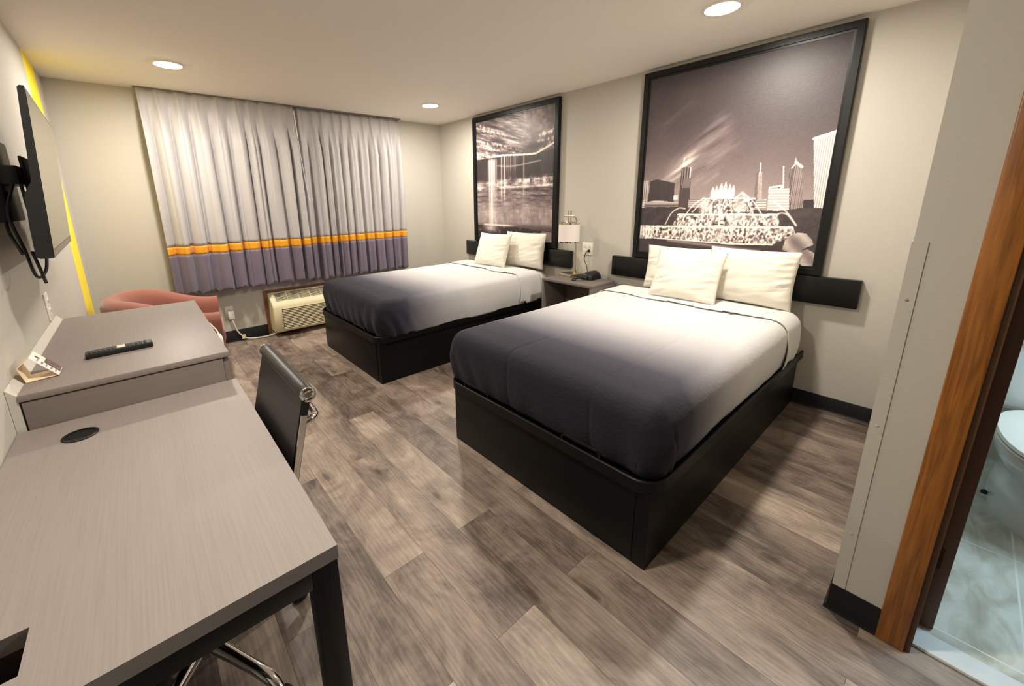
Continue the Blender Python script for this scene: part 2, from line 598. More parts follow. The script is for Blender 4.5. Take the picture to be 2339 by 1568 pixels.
# corner guard with its screws
bm = bmesh.new()
prism(bm, [(XP - .003, YP - .03), (XP, YP - .03), (XP, YP), (XP + .03, YP), (XP + .03, YP + .003), (XP - .003, YP + .003)], 'z', 0.101, 1.285)
tg = struct('trim_1', bm, m_wall, (0, 0, 0))
for z in (0.32, 0.72, 1.12):
    bm = bmesh.new(); lathe(bm, [(0.0001, -.0055), (.0035, -.0048), (.0045, -.0025), (.0045, 0)], (XP, YP - .014, z), 12, 'x')
    part(tg, 'screw', bm, m_nickel if z > 1 else m_wall, loc=(0, 0, 0))

# bathroom door: oak casing, jamb, brown leaf standing open into the bathroom
bm = bmesh.new()
box(bm, XP - .018, XP, DY1 + .013, DY1 + .078, 0, 2.12, .004)
box(bm, XP - .018, XP, DY0 - .078, DY0 - .013, 0, 2.12, .004)
box(bm, XP - .018, XP, DY0 - .013, DY1 + .013, 2.055, 2.12, .004)
casing = struct('trim_2', bm, m_oak, (0, 0, 0))
bm = bmesh.new()
box(bm, XP - .004, 2.134, DY1 - .001, DY1 + .013, 0, 2.055, .001)
box(bm, XP - .004, 2.134, DY0 - .013, DY0 + .001, 0, 2.055, .001)
box(bm, XP - .004, 2.134, DY0, DY1, 2.041, 2.055, .001)
part(casing, 'jamb', bm, mat('stained_jamb', (92, 60, 30), 0.5, var=0.2, vscale=30, stretch=(1, 1, .06)), loc=(0, 0, 0))
bm = bmesh.new(); box(bm, 2.155, 2.885, -0.157, -0.121, 0.012, 2.035, .002)
door = struct('door_1', bm, m_dkbrown, (0, 0, 0))
m_hinge = mat('tarnished_brass_hinge', (58, 44, 28), .45, metal=.8)
for z in (.28, 1.78):
    bm = bmesh.new(); lathe(bm, [(.005, z - .038), (.005, z + .038)], (2.149, -.119, 0), 10)
    box(bm, 2.1542, 2.155, -.135, -.122, z - .038, z + .038)
    part(door, 'hinge', bm, m_hinge, loc=(0, 0, 0))
bm = bmesh.new(); lathe(bm, [(.02, -.158), (.012, -.162), (.012, -.18), (.027, -.19), (.03, -.205), (.018, -.22), (.001, -.222)], (2.82, 0, .95), 20, 'y')
part(door, 'door_knob', bm, m_nickel, loc=(0, 0, 0))
bm = bmesh.new(); box(bm, 2.052, 2.136, DY0 + .001, DY1 - .001, 0.0, 0.012, .004)
struct('trim_3', bm, m_marble, (0, 0, 0))

# ================================================================ CEILING LIGHTS
m_lens = m_emit('frosted_lens', (1.0, 0.90, 0.74), 90.0)
def ceiling_light(x, y, label):
    t = thing('ceiling_light', (x, y, H), label, 'ceiling light', 'round recessed ceiling lights')
    bm = bmesh.new(); lathe(bm, [(.098, 0), (.097, -.004), (.088, -.009), (.083, -.009), (.083, 0)], (x, y, H), 48)
    part(t, 'trim_ring', bm, m_white)
    bm = bmesh.new(); lathe(bm, [(.082, -.003), (.078, -.010), (.06, -.0145), (.03, -.017), (.0005, -.018)], (x, y, H), 48)
    part(t, 'lens', bm, m_lens, 'glowing white lens')
    ld = bpy.data.lights.new('lamp', 'AREA'); ld.shape = 'DISK'; ld.size = 0.15
    ld.energy = LAMP_W; ld.color = LAMP_COL
    lo = bpy.data.objects.new('lamp', ld); COL.objects.link(lo); lo.parent = t; lo.location = (0, 0, -.021)
    return t
cl = ceiling_light(0.735, 3.85, 'round ceiling light in front of the curtains, nearest the television')
dup(cl, (2.95, 3.85, H), 'round ceiling light in the far corner, nearest the waterfall picture')
dup(cl, (2.95, 1.03, H), 'round ceiling light above the nearer bed and the fountain picture')
dup(cl, (0.735, 1.03, H), 'round ceiling light above the desk')
ld = bpy.data.lights.new('bathroom_lamp', 'AREA'); ld.shape = 'RECTANGLE'; ld.size = 0.9; ld.size_y = 0.25; ld.energy = BATH_W; ld.color = BATH_COL
tb = thing('bathroom_light', (2.95, -1.0, H), 'white bathroom ceiling fixture over the toilet', 'ceiling light')
bm = bmesh.new(); box(bm, 2.45, 3.45, -1.15, -.85, H - .05, H, .01)
part(tb, 'diffuser', bm, m_emit('cool_diffuser', (.75, .9, 1.0), 3.0))
lo = bpy.data.objects.new('bathroom_lamp', ld); COL.objects.link(lo); lo.parent = tb; lo.location = (0, 0, -.055)

# ================================================================ BEDS
def rounded_box(lo, hi, r, n):
    """subdivided cube projected on a rounded box; n = segments along x, y, z"""
    lo, hi = Vector(lo), Vector(hi)
    def ticks(a, b, k):
        # cluster ticks inside the rounded ends
        e = 7
        t = [a + r * (1 - math.cos(PI / 2 * i / e)) for i in range(e)]
        mid = [a + r + (b - a - 2 * r) * i / k for i in range(k + 1)]
        u = [b - r + r * math.sin(PI / 2 * (i + 1) / e) for i in range(e)]
        return t + mid + u
    tx, ty, tz = ticks(lo.x, hi.x, n[0]), ticks(lo.y, hi.y, n[1]), ticks(lo.z, hi.z, n[2])
    bm = bmesh.new()
    V = {}
    def vert(i, j, k):
        key = (i, j, k)
        if key not in V:
            p = Vector((tx[i], ty[j], tz[k]))
            c = Vector((min(max(p.x, lo.x + r), hi.x - r), min(max(p.y, lo.y + r), hi.y - r), min(max(p.z, lo.z + r), hi.z - r)))
            d = p - c
            V[key] = bm.verts.new(c + d.normalized() * r if d.length > 1e-9 else p)
        return V[key]
    X, Y, Z = len(tx) - 1, len(ty) - 1, len(tz) - 1
    for i in range(X):
        for j in range(Y):
            for k in (0, Z):
                bm.faces.new((vert(i, j, k), vert(i + 1, j, k), vert(i + 1, j + 1, k), vert(i, j + 1, k)))
    for i in range(X):
        for k in range(Z):
            for j in (0, Y):
                bm.faces.new((vert(i, j, k), vert(i + 1, j, k), vert(i + 1, j, k + 1), vert(i, j, k + 1)))
    for j in range(Y):
        for k in range(Z):
            for i in (0, X):
                bm.faces.new((vert(i, j, k), vert(i, j + 1, k), vert(i, j + 1, k + 1), vert(i, j, k + 1)))
    return bm

def crop(bm, fn):
    bmesh.ops.delete(bm, geom=[v for v in bm.verts if not fn(v.co)], context='VERTS')

def m_ombre():
    m = mat('charcoal_to_white_ombre_cloth', (60, 58, 70), 0.7, sheen=0.05, spec=0.2)
    nt = m.node_tree; L = nt.links.new
    b = nt.nodes['Principled BSDF']
    tc = [n for n in nt.nodes if n.type == 'TEX_COORD'][0]
    sp = nt.nodes.new('ShaderNodeSeparateXYZ'); L(tc.outputs['Object'], sp.inputs[0])
    # the dye runs along the length of the cloth: x from the foot, plus how far it hangs over the foot
    r = nt.nodes.new('ShaderNodeValToRGB')
    mr = nt.nodes.new('ShaderNodeMapRange'); mr.inputs[1].default_value = 0.0; mr.inputs[2].default_value = 1.6
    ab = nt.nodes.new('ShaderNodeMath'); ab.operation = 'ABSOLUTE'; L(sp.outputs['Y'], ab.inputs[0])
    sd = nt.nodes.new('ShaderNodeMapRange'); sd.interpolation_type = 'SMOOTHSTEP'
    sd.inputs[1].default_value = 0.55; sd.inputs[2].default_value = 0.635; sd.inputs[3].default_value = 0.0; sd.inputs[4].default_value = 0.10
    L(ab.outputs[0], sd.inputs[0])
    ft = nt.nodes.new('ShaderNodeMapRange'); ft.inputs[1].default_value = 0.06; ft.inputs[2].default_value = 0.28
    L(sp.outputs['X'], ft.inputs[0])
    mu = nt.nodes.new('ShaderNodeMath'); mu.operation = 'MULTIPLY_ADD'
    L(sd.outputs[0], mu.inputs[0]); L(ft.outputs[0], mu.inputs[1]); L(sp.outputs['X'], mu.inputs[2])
    L(mu.outputs[0], mr.inputs[0]); L(mr.outputs[0], r.inputs['Fac'])
    e = r.color_ramp.elements
    e[0].position = 0.0; e[0].color = lin((29, 28, 38))
    e[1].position = 1.0; e[1].color = lin((212, 211, 210))
    for p, c in ((0.10, (37, 36, 47)), (0.20, (61, 60, 73)), (0.32, (126, 124, 131)), (0.45, (176, 174, 178)), (0.62, (204, 203, 204))):
        q = e.new(p); q.color = lin(c)
    L(r.outputs['Color'], b.inputs['Base Color'])
    mp = nt.nodes.new('ShaderNodeMapping'); mp.inputs['Scale'].default_value = (110, 45, 70)
    L(tc.outputs['Object'], mp.inputs['Vector'])
    n = nt.nodes.new('ShaderNodeTexNoise'); n.inputs['Scale'].default_value = 1.0; n.inputs['Detail'].default_value = 2; n.inputs['Distortion'].default_value = 0.6
    L(mp.outputs[0], n.inputs['Vector'])
    bp = nt.nodes.new('ShaderNodeBump'); bp.inputs['Strength'].default_value = 0.5; bp.inputs['Distance'].default_value = 0.006
    L(n.outputs['Fac'], bp.inputs['Height']); L(bp.outputs['Normal'], b.inputs['Normal'])
    return m
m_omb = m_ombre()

XB = 1.66
ZT = 0.672
def solidify(o, t):
    md = o.modifiers.new('thickness', 'SOLIDIFY'); md.thickness = t; md.offset = 1.0
    return o

def cloth_dress(bm, x0, ya, yb, zb, seed, amp=1.0, fan=True):
    """hang, tuck and fold the cloth on the sides and at the foot"""
    yc = (ya + yb) / 2
    for v in bm.verts:
        c = v.co
        nz = mnoise.noise(Vector((c.x * 3.1 + seed, c.y * 3.1, c.z * 4)))
        n2 = mnoise.noise(Vector((c.x * 9 + seed, c.y * 9, c.z * 3)))
        dn = max(0.0, (ZT - 0.04 - c.z) / (ZT - 0.04 - zb))      # 0 on top, 1 at the hem
        dn = min(1, dn)
        sgn = -1 if c.y < yc else 1
        edge_y = min(abs(c.y - ya), abs(c.y - yb))
        edge_x = abs(c.x - x0)
        # soft body of the mattress: crown in the middle, sides bellied out then tucked in
        c.z += 0.008 * (1 - dn) * (1 - ((c.y - yc) / (yb - yc)) ** 2) + 0.003 * nz * (1 - dn)
        belly = math.sin(PI * dn) * 0.010 - 0.026 * dn ** 2
        if edge_y < 0.09:
            c.y += sgn * (belly + amp * (0.010 * nz + 0.004 * n2) * dn)
        if edge_x < 0.09:
            c.x -= belly * 0.7 + amp * (0.010 * nz + 0.005 * n2) * dn
            # gathers at the foot, deepest towards the corners
            gq = math.exp(-(edge_y / .28) ** 2)
            c.x -= amp * dn * (0.003 + .007 * gq) * math.sin(c.y * 41 + 3.5 * nz + 2.5 * dn + seed)
        # folds fanning out where the corner is tucked under
        u = c.x - x0
        if u < 0.42 and edge_y < 0.16 and dn > 0:
            if fan:
                w = math.exp(-((u - .08) / .17) ** 2)
                c.y += sgn * amp * 0.013 * dn * w * math.sin((u - .15 * dn) * 58 + seed)
            else:                       # envelope corner: the foot flap lies over the side
                d = u - (.045 + .10 * dn)
                stp = 1 / (1 + math.exp(min(60, max(-60, d / .0025))))
                rise = min(1, max(0, dn - .06) * 3)
                c.y += sgn * rise * (.016 * stp - .012 * math.exp(-((d - .012) / .012) ** 2))

def make_bed(ya, yb, my0, my1, which, lab):
    """ya..yb: base; my0..my1: mattress"""
    t = thing('bed', (XB, (ya + yb) / 2, 0), lab, 'bed', 'platform beds')
    xh = W - 0.03
    bm = bmesh.new(); box(bm, XB, xh, ya, yb, 0.0, 0.34, .003)
    part(t, 'base', bm, m_black)
    bm = bmesh.new(); box(bm, XB - .005, XB, ya + .055, yb - .012, 0.022, 0.33, .002)
    part(t, 'foot_panel', bm, m_black)
    # rim: raised lip with rounded corners at the foot
    bm = bmesh.new()
    def path(o):
        r = 0.10 - o
        x0, y0, y1 = XB - .022 + o, ya - .024 + o, yb + .050 - o
        pts = [(xh, y0)]
        for k in range(13):
            a = -PI / 2 - PI / 2 * k / 12
            pts.append((x0 + r + r * math.cos(a), y0 + r + r * math.sin(a)))
        for k in range(13):
            a = PI - PI / 2 * k / 12
            pts.append((x0 + r + r * math.cos(a), y1 - r + r * math.sin(a)))
        pts.append((xh, y1))
        return pts
    po, pi_ = path(0), path(.014)
    rings = []
    for (a, b) in zip(po, pi_):
        rings.append([bm.verts.new((a[0], a[1], .338)), bm.verts.new((a[0], a[1], .387)), bm.verts.new((a[0] * .7 + b[0] * .3, a[1] * .7 + b[1] * .3, .391)),
                      bm.verts.new((a[0] * .3 + b[0] * .7, a[1] * .3 + b[1] * .7, .391)), bm.verts.new((b[0], b[1], .387)), bm.verts.new((b[0], b[1], .338))])
    skin(bm, rings, True, True)
    part(t, 'rim', bm, m_black)
    bm = bmesh.new(); prism(bm, path(.012), 'z', .338, .352)
    part(t, 'deck', bm, m_black)
    # steel retainer loops
    loops = [('f', ya + .31), ('f', yb - .215)] + ([('s', 2.66)] if which == 1 else [])
    for side, q in loops:
        bm = bmesh.new()
        loc = []
        for (a, z) in ((-.095, .375), (-.095, .405), (-.083, .417), (.083, .417), (.095, .405), (.095, .375)):
            loc.append((XB - .012, q + a, z) if side == 'f' else (q + a, ya - .011, z))
        tube(bm, loc, .0055, 8)
        part(t, 'retainer_loop', bm, m_blackmetal)
    # mattress in its white fitted sheet
    bm = rounded_box((XB + .062, my0 + .040, .353), (W - .035, my1 - .040, ZT - .010), .11, (24, 16, 4))
    for v in bm.verts:
        v.co.z += 0.006 * (1 - ((v.co.y - (my0 + my1) / 2) / ((my1 - my0) / 2)) ** 2)
        if v.co.x > 3.35:        # the sheet at the head end fills out to the cloth line
            f = min(1, (v.co.x - 3.35) / .08)
            v.co.y += f * .032 * (1 if v.co.y > (my0 + my1) / 2 else -1) * min(1, max(0, abs(v.co.y - (my0 + my1) / 2) - .3) / .2)
    part(t, 'mattress', bm, m_sheet, 'mattress in a white fitted sheet')
    return t

def make_spread(my0, my1, lab, seed, amp):
    xs = XB + 0.012
    bm = rounded_box((xs, my0, .250), (W - .035, my1, ZT), .08, (150, 150, 22))
    crop(bm, lambda c: c.x < 3.26 and c.z > .374)
    cloth_dress(bm, xs, my0, my1, .37, seed, amp, amp > 1)
    # a stitched seam along the middle
    for q in (.61, .23):
        ys = my0 + q * (my1 - my0)
        for v in bm.verts:
            g = 0.0045 * math.exp(-((v.co.y - ys) / .008) ** 2)
            v.co.z -= g
            if v.co.z < ZT - .05: v.co.x += g
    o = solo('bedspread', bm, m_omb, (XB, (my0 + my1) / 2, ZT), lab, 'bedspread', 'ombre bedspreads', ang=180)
    solidify(o, .004)
    return o

def make_fold(my0, my1, lab, seed):
    bm = rounded_box((XB, my0 - .007, .25), (W, my1 + .007, ZT + .008), .085, (150, 60, 14))
    rnd = random.Random(seed)
    def edge(c):
        return 3.165 + 0.018 * math.sin(c.y * 5 + seed) + 0.012 * math.sin(c.y * 13 + seed)
    crop(bm, lambda c: edge(c) < c.x < 3.47 and c.z > .395 + 0.012 * math.sin(c.x * 14 + seed))
    yc = (my0 + my1) / 2
    for v in bm.verts:
        c = v.co
        c.z += 0.008 * (1 - ((c.y - yc) / (my1 - yc)) ** 2) + .002
        if c.x < 3.20:
            c.z += 0.006 * math.exp(-((c.x - 3.17) / .02) ** 2) * (0.5 + 0.5 * math.sin(c.y * 17 + seed))
        if c.z < ZT - .07:
            sg = -1 if c.y < yc else 1
            dn = (ZT - .07 - c.z) / .25
            c.y += sg * (0.012 * math.sin(PI * min(1, dn)) - .014 * dn ** 2 + .006 * math.sin(c.x * 38 + seed) * dn)
    o = solo('bed_sheet', bm, m_sheet, (3.3, yc, ZT), lab, 'bed sheet', 'folded top sheets', ang=180)
    solidify(o, .005)
    return o

make_bed(2.775, 3.975, 2.735, 4.005, 1, 'farther black platform bed, under the waterfall picture near the window')
make_bed(0.580, 1.793, 0.568, 1.862, 2, 'nearer black platform bed, under the fountain picture')
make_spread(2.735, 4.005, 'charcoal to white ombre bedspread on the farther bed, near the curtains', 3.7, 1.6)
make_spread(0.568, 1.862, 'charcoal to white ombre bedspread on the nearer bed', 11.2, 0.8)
make_fold(2.735, 4.005, 'white folded top sheet on the farther bed, below the waterfall picture', 2.0)
make_fold(0.568, 1.862, 'white folded top sheet on the nearer bed, below the fountain picture', 5.0)

def pillow(name, c, w, h, t, tilt, yaw, seed, lab, grp, pinch=0.05, wr=1.0):
    """c: middle of the bottom edge; width along y, height along z, thickness along x"""
    N, K = 44, 36
    bm = bmesh.new()
    sides = []
    for s in (-1, 1):
        g = []
        for i in range(N + 1):
            row = []
            for j in range(K + 1):
                u, v = 2 * i / N - 1, 2 * j / K - 1
                prof = max(0.0, (1 - abs(u) ** 3.2)) ** 0.62 * max(0.0, (1 - abs(v) ** 3.2)) ** 0.62
                y = u * w / 2 * (1 - pinch * (1 - abs(v) ** 2) * abs(u) ** 3)
                z = v * h / 2 * (1 - pinch * (1 - abs(u) ** 2) * abs(v) ** 3)
                nz = mnoise.noise(Vector((u * 1.7 + seed, v * 1.7, s * 3.0 + seed)))
                # creases running in from the corners and along the sides
                cr = mnoise.noise(Vector((u * 2.0 + seed * 2, v * 9.0 + u * 3.0, s + 7.0)))
                ed = (abs(u) ** 2 * .9 + .25) * (1 - abs(u) ** 8)
                x = s * (t / 2 * prof * (1 + 0.16 * nz) + wr * 0.018 * cr * ed * prof ** .5)
                if v < -.2:
                    x += s * .012 * prof * (-.2 - v)
                row.append(Vector((x, y, z + h / 2)))
            g.append(row)
        sides.append(g)
    V0 = [[bm.verts.new(p) for p in row] for row in sides[0]]
    V1 = [[V0[i][j] if i in (0, N) or j in (0, K) else bm.verts.new(sides[1][i][j]) for j in range(K + 1)] for i in range(N + 1)]
    for V in (V0, V1):
        for i in range(N):
            for j in range(K):
                bm.faces.new((V[i][j], V[i + 1][j], V[i + 1][j + 1], V[i][j + 1]))
    # piped edge seam
    o = part(None, name, bm, m_pillow, ang=180, local=True, loc=c)
    o.rotation_euler = (0, tilt, yaw)
    return tag(o, lab, 'pillow', grp)
ZP = ZT + .014
pillow('pillow', (3.545, 3.06, ZP), .56, .38, .125, .14, .05, 1.3, 'tall white pillow against the rail on the farther bed, partly behind the square one', 'white pillows on the farther bed')
pillow('pillow', (3.32, 3.372, ZP + .002), .47, .380, .115, .36, .10, 4.1, 'square cream pillow in front on the farther bed, below the waterfall picture', 'white pillows on the farther bed')
pillow('pillow', (3.535, 1.392, ZP), .53, .350, .10, .14, .0, 8.2, 'white pillow mostly hidden behind the square pillow on the nearer bed', 'white pillows on the nearer bed')
pillow('pillow', (3.472, 0.893, ZP), .545, .380, .135, .16, -.05, 2.6, 'plump cream pillow on the nearer bed, the one beside the square pillow', 'white pillows on the nearer bed', wr=1.5)
pillow('pillow', (3.265, 1.235, ZP + .002), .47, .370, .115, .40, .02, 6.4, 'square white pillow leaning in front on the nearer bed', 'white pillows on the nearer bed', wr=1.4)

# ================================================================ HEADBOARD RAILS
for (y0, y1, lab) in ((2.505, 4.19, 'black headboard rail behind the farther bed, under the waterfall picture'), (0.34, 2.033, 'black headboard rail behind the nearer bed, under the fountain picture')):
    bm = bmesh.new(); box(bm, W - .05, W, y0, y1, .722, .898, .004)
    solo('headboard_rail', bm, m_frame, (W, (y0 + y1) / 2, .81), lab, 'headboard', 'headboard rails')

# ================================================================ PICTURES (prints painted as vertex colours)
rng = np.random.default_rng(5)
def vnoise(shape_uv, fx, fy, seed, octs=4, rough=0.55):
    u, v = shape_uv
    out = np.zeros_like(u); amp = 1.0; tot = 0
    for o in range(octs):
        r = np.random.default_rng(seed * 31 + o)
        gx, gy = int(fx * 2 ** o) + 2, int(fy * 2 ** o) + 2
        G = r.random((gx + 1, gy + 1))
        x, y = np.clip(u, 0, .9999) * (gx - 1), np.clip(v, 0, .9999) * (gy - 1)
        i, j = x.astype(int), y.astype(int)
        a, b = x - i, y - j
        a = a * a * (3 - 2 * a); b = b * b * (3 - 2 * b)
        out += amp * ((G[i, j] * (1 - a) + G[i + 1, j] * a) * (1 - b) + (G[i, j + 1] * (1 - a) + G[i + 1, j + 1] * a) * b)
        tot += amp; amp *= rough
    return out / tot
def inpoly(u, v, poly):
    ins = np.zeros(u.shape, bool)
    n = len(poly)
    for k in range(n):
        (x0, y0), (x1, y1) = poly[k], poly[(k + 1) % n]
        if y0 == y1:
            continue
        c = ((y0 > v) != (y1 > v)) & (u < (x1 - x0) * (v - y0) / (y1 - y0) + x0)
        ins ^= c
    return ins
def segdist(u, v, a, b):
    dx, dy = b[0] - a[0], b[1] - a[1]
    t = np.clip(((u - a[0]) * dx + (v - a[1]) * dy) / (dx * dx + dy * dy + 1e-12), 0, 1)
    return np.hypot(u - a[0] - t * dx, v - a[1] - t * dy)
def blend(L, val, a):
    return L * (1 - a) + val * a
def sm(x, a, b):
    t = np.clip((x - a) / (b - a), 0, 1)
    return t * t * (3 - 2 * t)

def paint_fountain(u, v):
    N = lambda fx, fy, s, o=4: vnoise((u, v), fx, fy, s, o)
    L = 0.17 + 0.45 * np.exp(-((v - 0.20) / 0.33) ** 2) - 0.05 * (v > .9) * (v - .9) / .1
    L += 0.05 * (N(3, 3, 1) - .5)
    # wisps of cloud
    for (a, b, w, s) in (((.22, .47), (.46, .70), .06, .20), ((.27, .44), (.30, .60), .035, .16), ((.05, .36), (.27, .50), .07, .12), ((.10, .72), (.24, .86), .05, .10), ((.28, .38), (.52, .60), .05, .14), ((.40, .40), (.47, .45), .012, .12)):
        d = segdist(u, v, a, b)
        L += s * np.exp(-(d / w) ** 2) * np.clip(vnoise((np.clip(u * .75 + v * .25, 0, 1), np.clip(v - .55 * u + .3, 0, 1)), 5, 26, 3, 4, .6) * 2.6 - .85, 0, 1.2)
    L -= .05 * sm(v, .1, .0)
    # skyline
    def fill(poly, val, tex=None):
        nonlocal L
        m = inpoly(u, v, poly)
        L = np.where(m, val if tex is None else val + tex, L)
    stripes_v = lambda f, a: a * np.sign(np.sin(2 * PI * f * u))
    stripes_h = lambda f, a: a * np.sign(np.sin(2 * PI * f * v))
    fill([(-.01, .434), (.043, .437), (.049, .30), (-.01, .30)], .62, stripes_v(70, .15))
    fill([(.047, .429), (.095, .44), (.217, .415), (.222, .30), (.042, .30)], .15, .05 * (N(30, 6, 9) - .3))
    fill([(.217, .345), (.245, .345), (.245, .32), (.217, .32)], .85)
    fill([(.252, .500), (.313, .496), (.326, .25), (.252, .25)], .22, .30 * ((np.sin(2 * PI * 62 * u) > .3) & (v > .40)) + .30 * (u > .305) * (v > .44))
    fill([(.270, .435), (.310, .435), (.314, .385), (.270, .385)], .42)
    L = np.where(segdist(u, v, (.258, .50), (.267, .548)) < .0035, .9, L)
    fill([(.315, .322), (.39, .322), (.40, .27), (.315, .27)], .60, stripes_h(90, .12))
    fill([(-.01, .318), (.02, .318), (.02, .23), (-.01, .23)], .70, stripes_h(70, .16))
    fill([(.02, .305), (.10, .318), (.25, .305), (.255, .235), (.02, .235)], .38, stripes_h(110, .16) + .3 * (v > .30))
    fill([(.672, .449), (.702, .450), (.722, .29), (.684, .29)], .66, stripes_v(160, .06) - .25 * (u < .686 + (.45 - v) * .07))
    L = np.where(segdist(u, v, (.689, .495), (.694, .45)) < .003, .85, L)
    fill([(.69, .315), (.742, .318), (.745, .27), (.69, .27)], .72, stripes_h(80, .14))
    fill([(.745, .362), (.840, .369), (.857, .25), (.754, .25)], .84, stripes_h(75, .10))
    fill([(.745, .378), (.807, .386), (.808, .366), (.745, .360)], .88)
    for k in range(9):
        fill([(.756 + k * .0048, .372 + k * .0005), (.759 + k * .0048, .372 + k * .0005), (.759 + k * .0048, .366 + k * .0005), (.756 + k * .0048, .366 + k * .0005)], .25)
    L = np.where(segdist(u, v, (.799, .470), (.812, .372)) < .003, .88, L)
    fill([(.840, .368), (.862, .363), (.880, .25), (.856, .25)], .16)
    fill([(.824, .445), (.850, .488), (.880, .464), (.919, .235), (.868, .235)], .50, stripes_v(120, .10) - .12 * (u < .85) + .45 * ((v > .455 - (u - .85) * .3) & (segdist(u, v, (.824, .45), (.850, .49)) < .008)))
    L = np.where((segdist(u, v, (.850, .488), (.880, .464)) < .006), .85, L)
    L = np.where(segdist(u, v, (.848, .505), (.850, .488)) < .002, .8, L)
    fill([(.910, .313), (.954, .315), (.961, .26), (.914, .26)], .13)
    fill([(.910, .588), (1.01, .612), (1.01, .27), (.961, .27)], .82, stripes_v(105, .14))
    L = np.where((segdist(u, v, (.912, .585), (1.01, .61)) < .006), .93, L)
    # trees
    tl = .262 + .03 * N(10, 2, 21) - .02 * np.abs(u - .2)
    L = np.where((v < tl) & (u < .42), .10 + .14 * N(40, 40, 22), L)
    tr = .250 + .04 * N(12, 2, 23)
    L = np.where((v < tr) & (u > .60), .12 + .15 * N(40, 40, 24), L)
    # fountain tiers
    foam = N(110, 95, 31, 2)
    foam2 = N(80, 30, 32, 2)
    wcol = N(150, 14, 33, 3)
    def tier(poly, base, con):
        nonlocal L
        m = inpoly(u, v, poly)
        val = np.clip(base + .06 + con * (foam - .5) * 2.6 + .6 * (wcol - .5) + .6 * (foam2 - .5), .10, .98)
        L = np.where(m, val, L)
    tier([(.402, .327), (.46, .333), (.60, .333), (.686, .322), (.69, .235), (.385, .235)], .55, .55)
    tier([(.256, .236), (.806, .243), (.83, .17), (.225, .165)], .66, .55)
    tier([(.10, .166), (.40, .178), (.885, .186), (.90, .15), (.80, .095), (.571, .086), (.111, .092)], .66, .55)
    tier([(.0, .165), (.10, .166), (.105, .088), (.0, .083)], .75, .3)
    for (p, q, w) in (((.256, .236), (.806, .243), .004), ((.10, .162), (.88, .184), .0045), ((.40, .326), (.686, .323), .004), ((.111, .091), (.571, .086), .004), ((.571, .086), (.80, .095), .004)):
        L = np.where(segdist(u, v, p, q) < w, .95, L)
    # spouting masks along the lower basin, pedestals
    for k in range(9):
        cx = .19 + k * .075
        d = np.hypot((u - cx) / .018, (v - .118) / .018)
        L = blend(L, .92, ((d < 1) & (d > .6) & (v > .112)) * .6); L = blend(L, .25, (d <= .6) * .5)
    for cx, y0, y1 in ((.575, .20, .252), (.64, .205, .252), (.512, .10, .187)):
        m = (np.abs(u - cx) < .022) & (v > y0) & (v < y1)
        L = np.where(m, L * .6 + .34 + .5 * (N(80, 40, 41, 2) - .5), L)
        L = np.where((np.abs(u - cx) < .026) & (np.abs(v - y1) < .004), .2, L)
    # jets on top
    for cx, top, w in ((.455, .385, .010), (.475, .392, .008), (.50, .405, .011), (.523, .41, .010), (.548, .398, .009), (.567, .392, .009), (.49, .37, .02), (.535, .37, .02)):
        ww = w * np.clip(1.1 - ((v - .33) / (top - .33 + 1e-6)) ** 3, 0.15, 1)
        a = np.exp(-((u - cx) / ww) ** 2) * (v > .325) * (v < top)
        L = blend(L, .95, np.clip(a * 1.3, 0, 1))
    # arcs of water
    def arc(pts, w=.0038):
        nonlocal L
        P = [(p.x, p.y) for p in bez([(a, b, 0) for a, b in pts], 6 * len(pts))]
        d = np.min([segdist(u, v, p, q) for p, q in zip(P[:-1], P[1:])], axis=0)
        L = blend(L, .96, np.exp(-(d / w) ** 2) * .9)
    arc([(.616, .354), (.66, .322), (.696, .288), (.748, .213), (.807, .109)])
    arc([(.616, .352), (.59, .33), (.575, .31)])
    arc([(.620, .345), (.655, .30), (.68, .255)])
    arc([(.40, .318), (.375, .310), (.335, .275), (.301, .224), (.254, .139), (.218, .076)])
    arc([(.42, .316), (.385, .290), (.345, .25)])
    arc([(.30, .27), (.258, .272), (.211, .24), (.178, .176)])
    arc([(.80, .232), (.813, .25), (.85, .244), (.896, .194)])
    arc([(.76, .308), (.788, .300), (.848, .253), (.896, .194)], .004)
    arc([(.47, .327), (.457, .29), (.449, .243)])
    arc([(.545, .326), (.563, .29), (.577, .244)])
    arc([(.530, .326), (.52, .29), (.515, .26)])
    arc([(.505, .28), (.512, .187)], .007)
    a = np.exp(-((u - .42) / .03) ** 2 - ((v - .275) / .04) ** 2) + np.exp(-((u - .61) / .03) ** 2 - ((v - .285) / .05) ** 2)
    L = blend(L, .93, np.clip(a * .8, 0, .85))
    # pool water
    pl = np.where(u < .11, .083 + .1 * u, np.where(u < .571, .093 - .013 * (u - .11), np.where(u < .80, .086 + .04 * (u - .571), .095 + .11 * (u - .8))))
    wat = .17 + .16 * (N(8, 70, 51) - .4) + .35 * np.exp(-((v - (.085 - .05 * (u - .2))) / .008) ** 2) * (u > .2) * (u < .75)
    L = np.where(v < pl - .004, wat, L)
    # pale carved stones at the pool's edge
    st = inpoly(u, v, [(.85, .075), (.858, .122), (.885, .150), (.91, .16), (.945, .158), (.975, .130), (.985, .105), (.96, .085), (.99, .07), (1.01, .05), (1.01, .01), (.955, .0), (.925, .028), (.905, .052)])
    L = np.where(st, .70 + .45 * (N(9, 9, 61, 3) - .5) + .12 * np.sin(60 * (u + v)), L)
    L = np.where(inpoly(u, v, [(.935, .075), (.965, .085), (.985, .105), (.96, .095)]), .15, L)
    L += .03 * (N(150, 150, 71, 1) - .5)
    return np.clip(L, .03, .98)

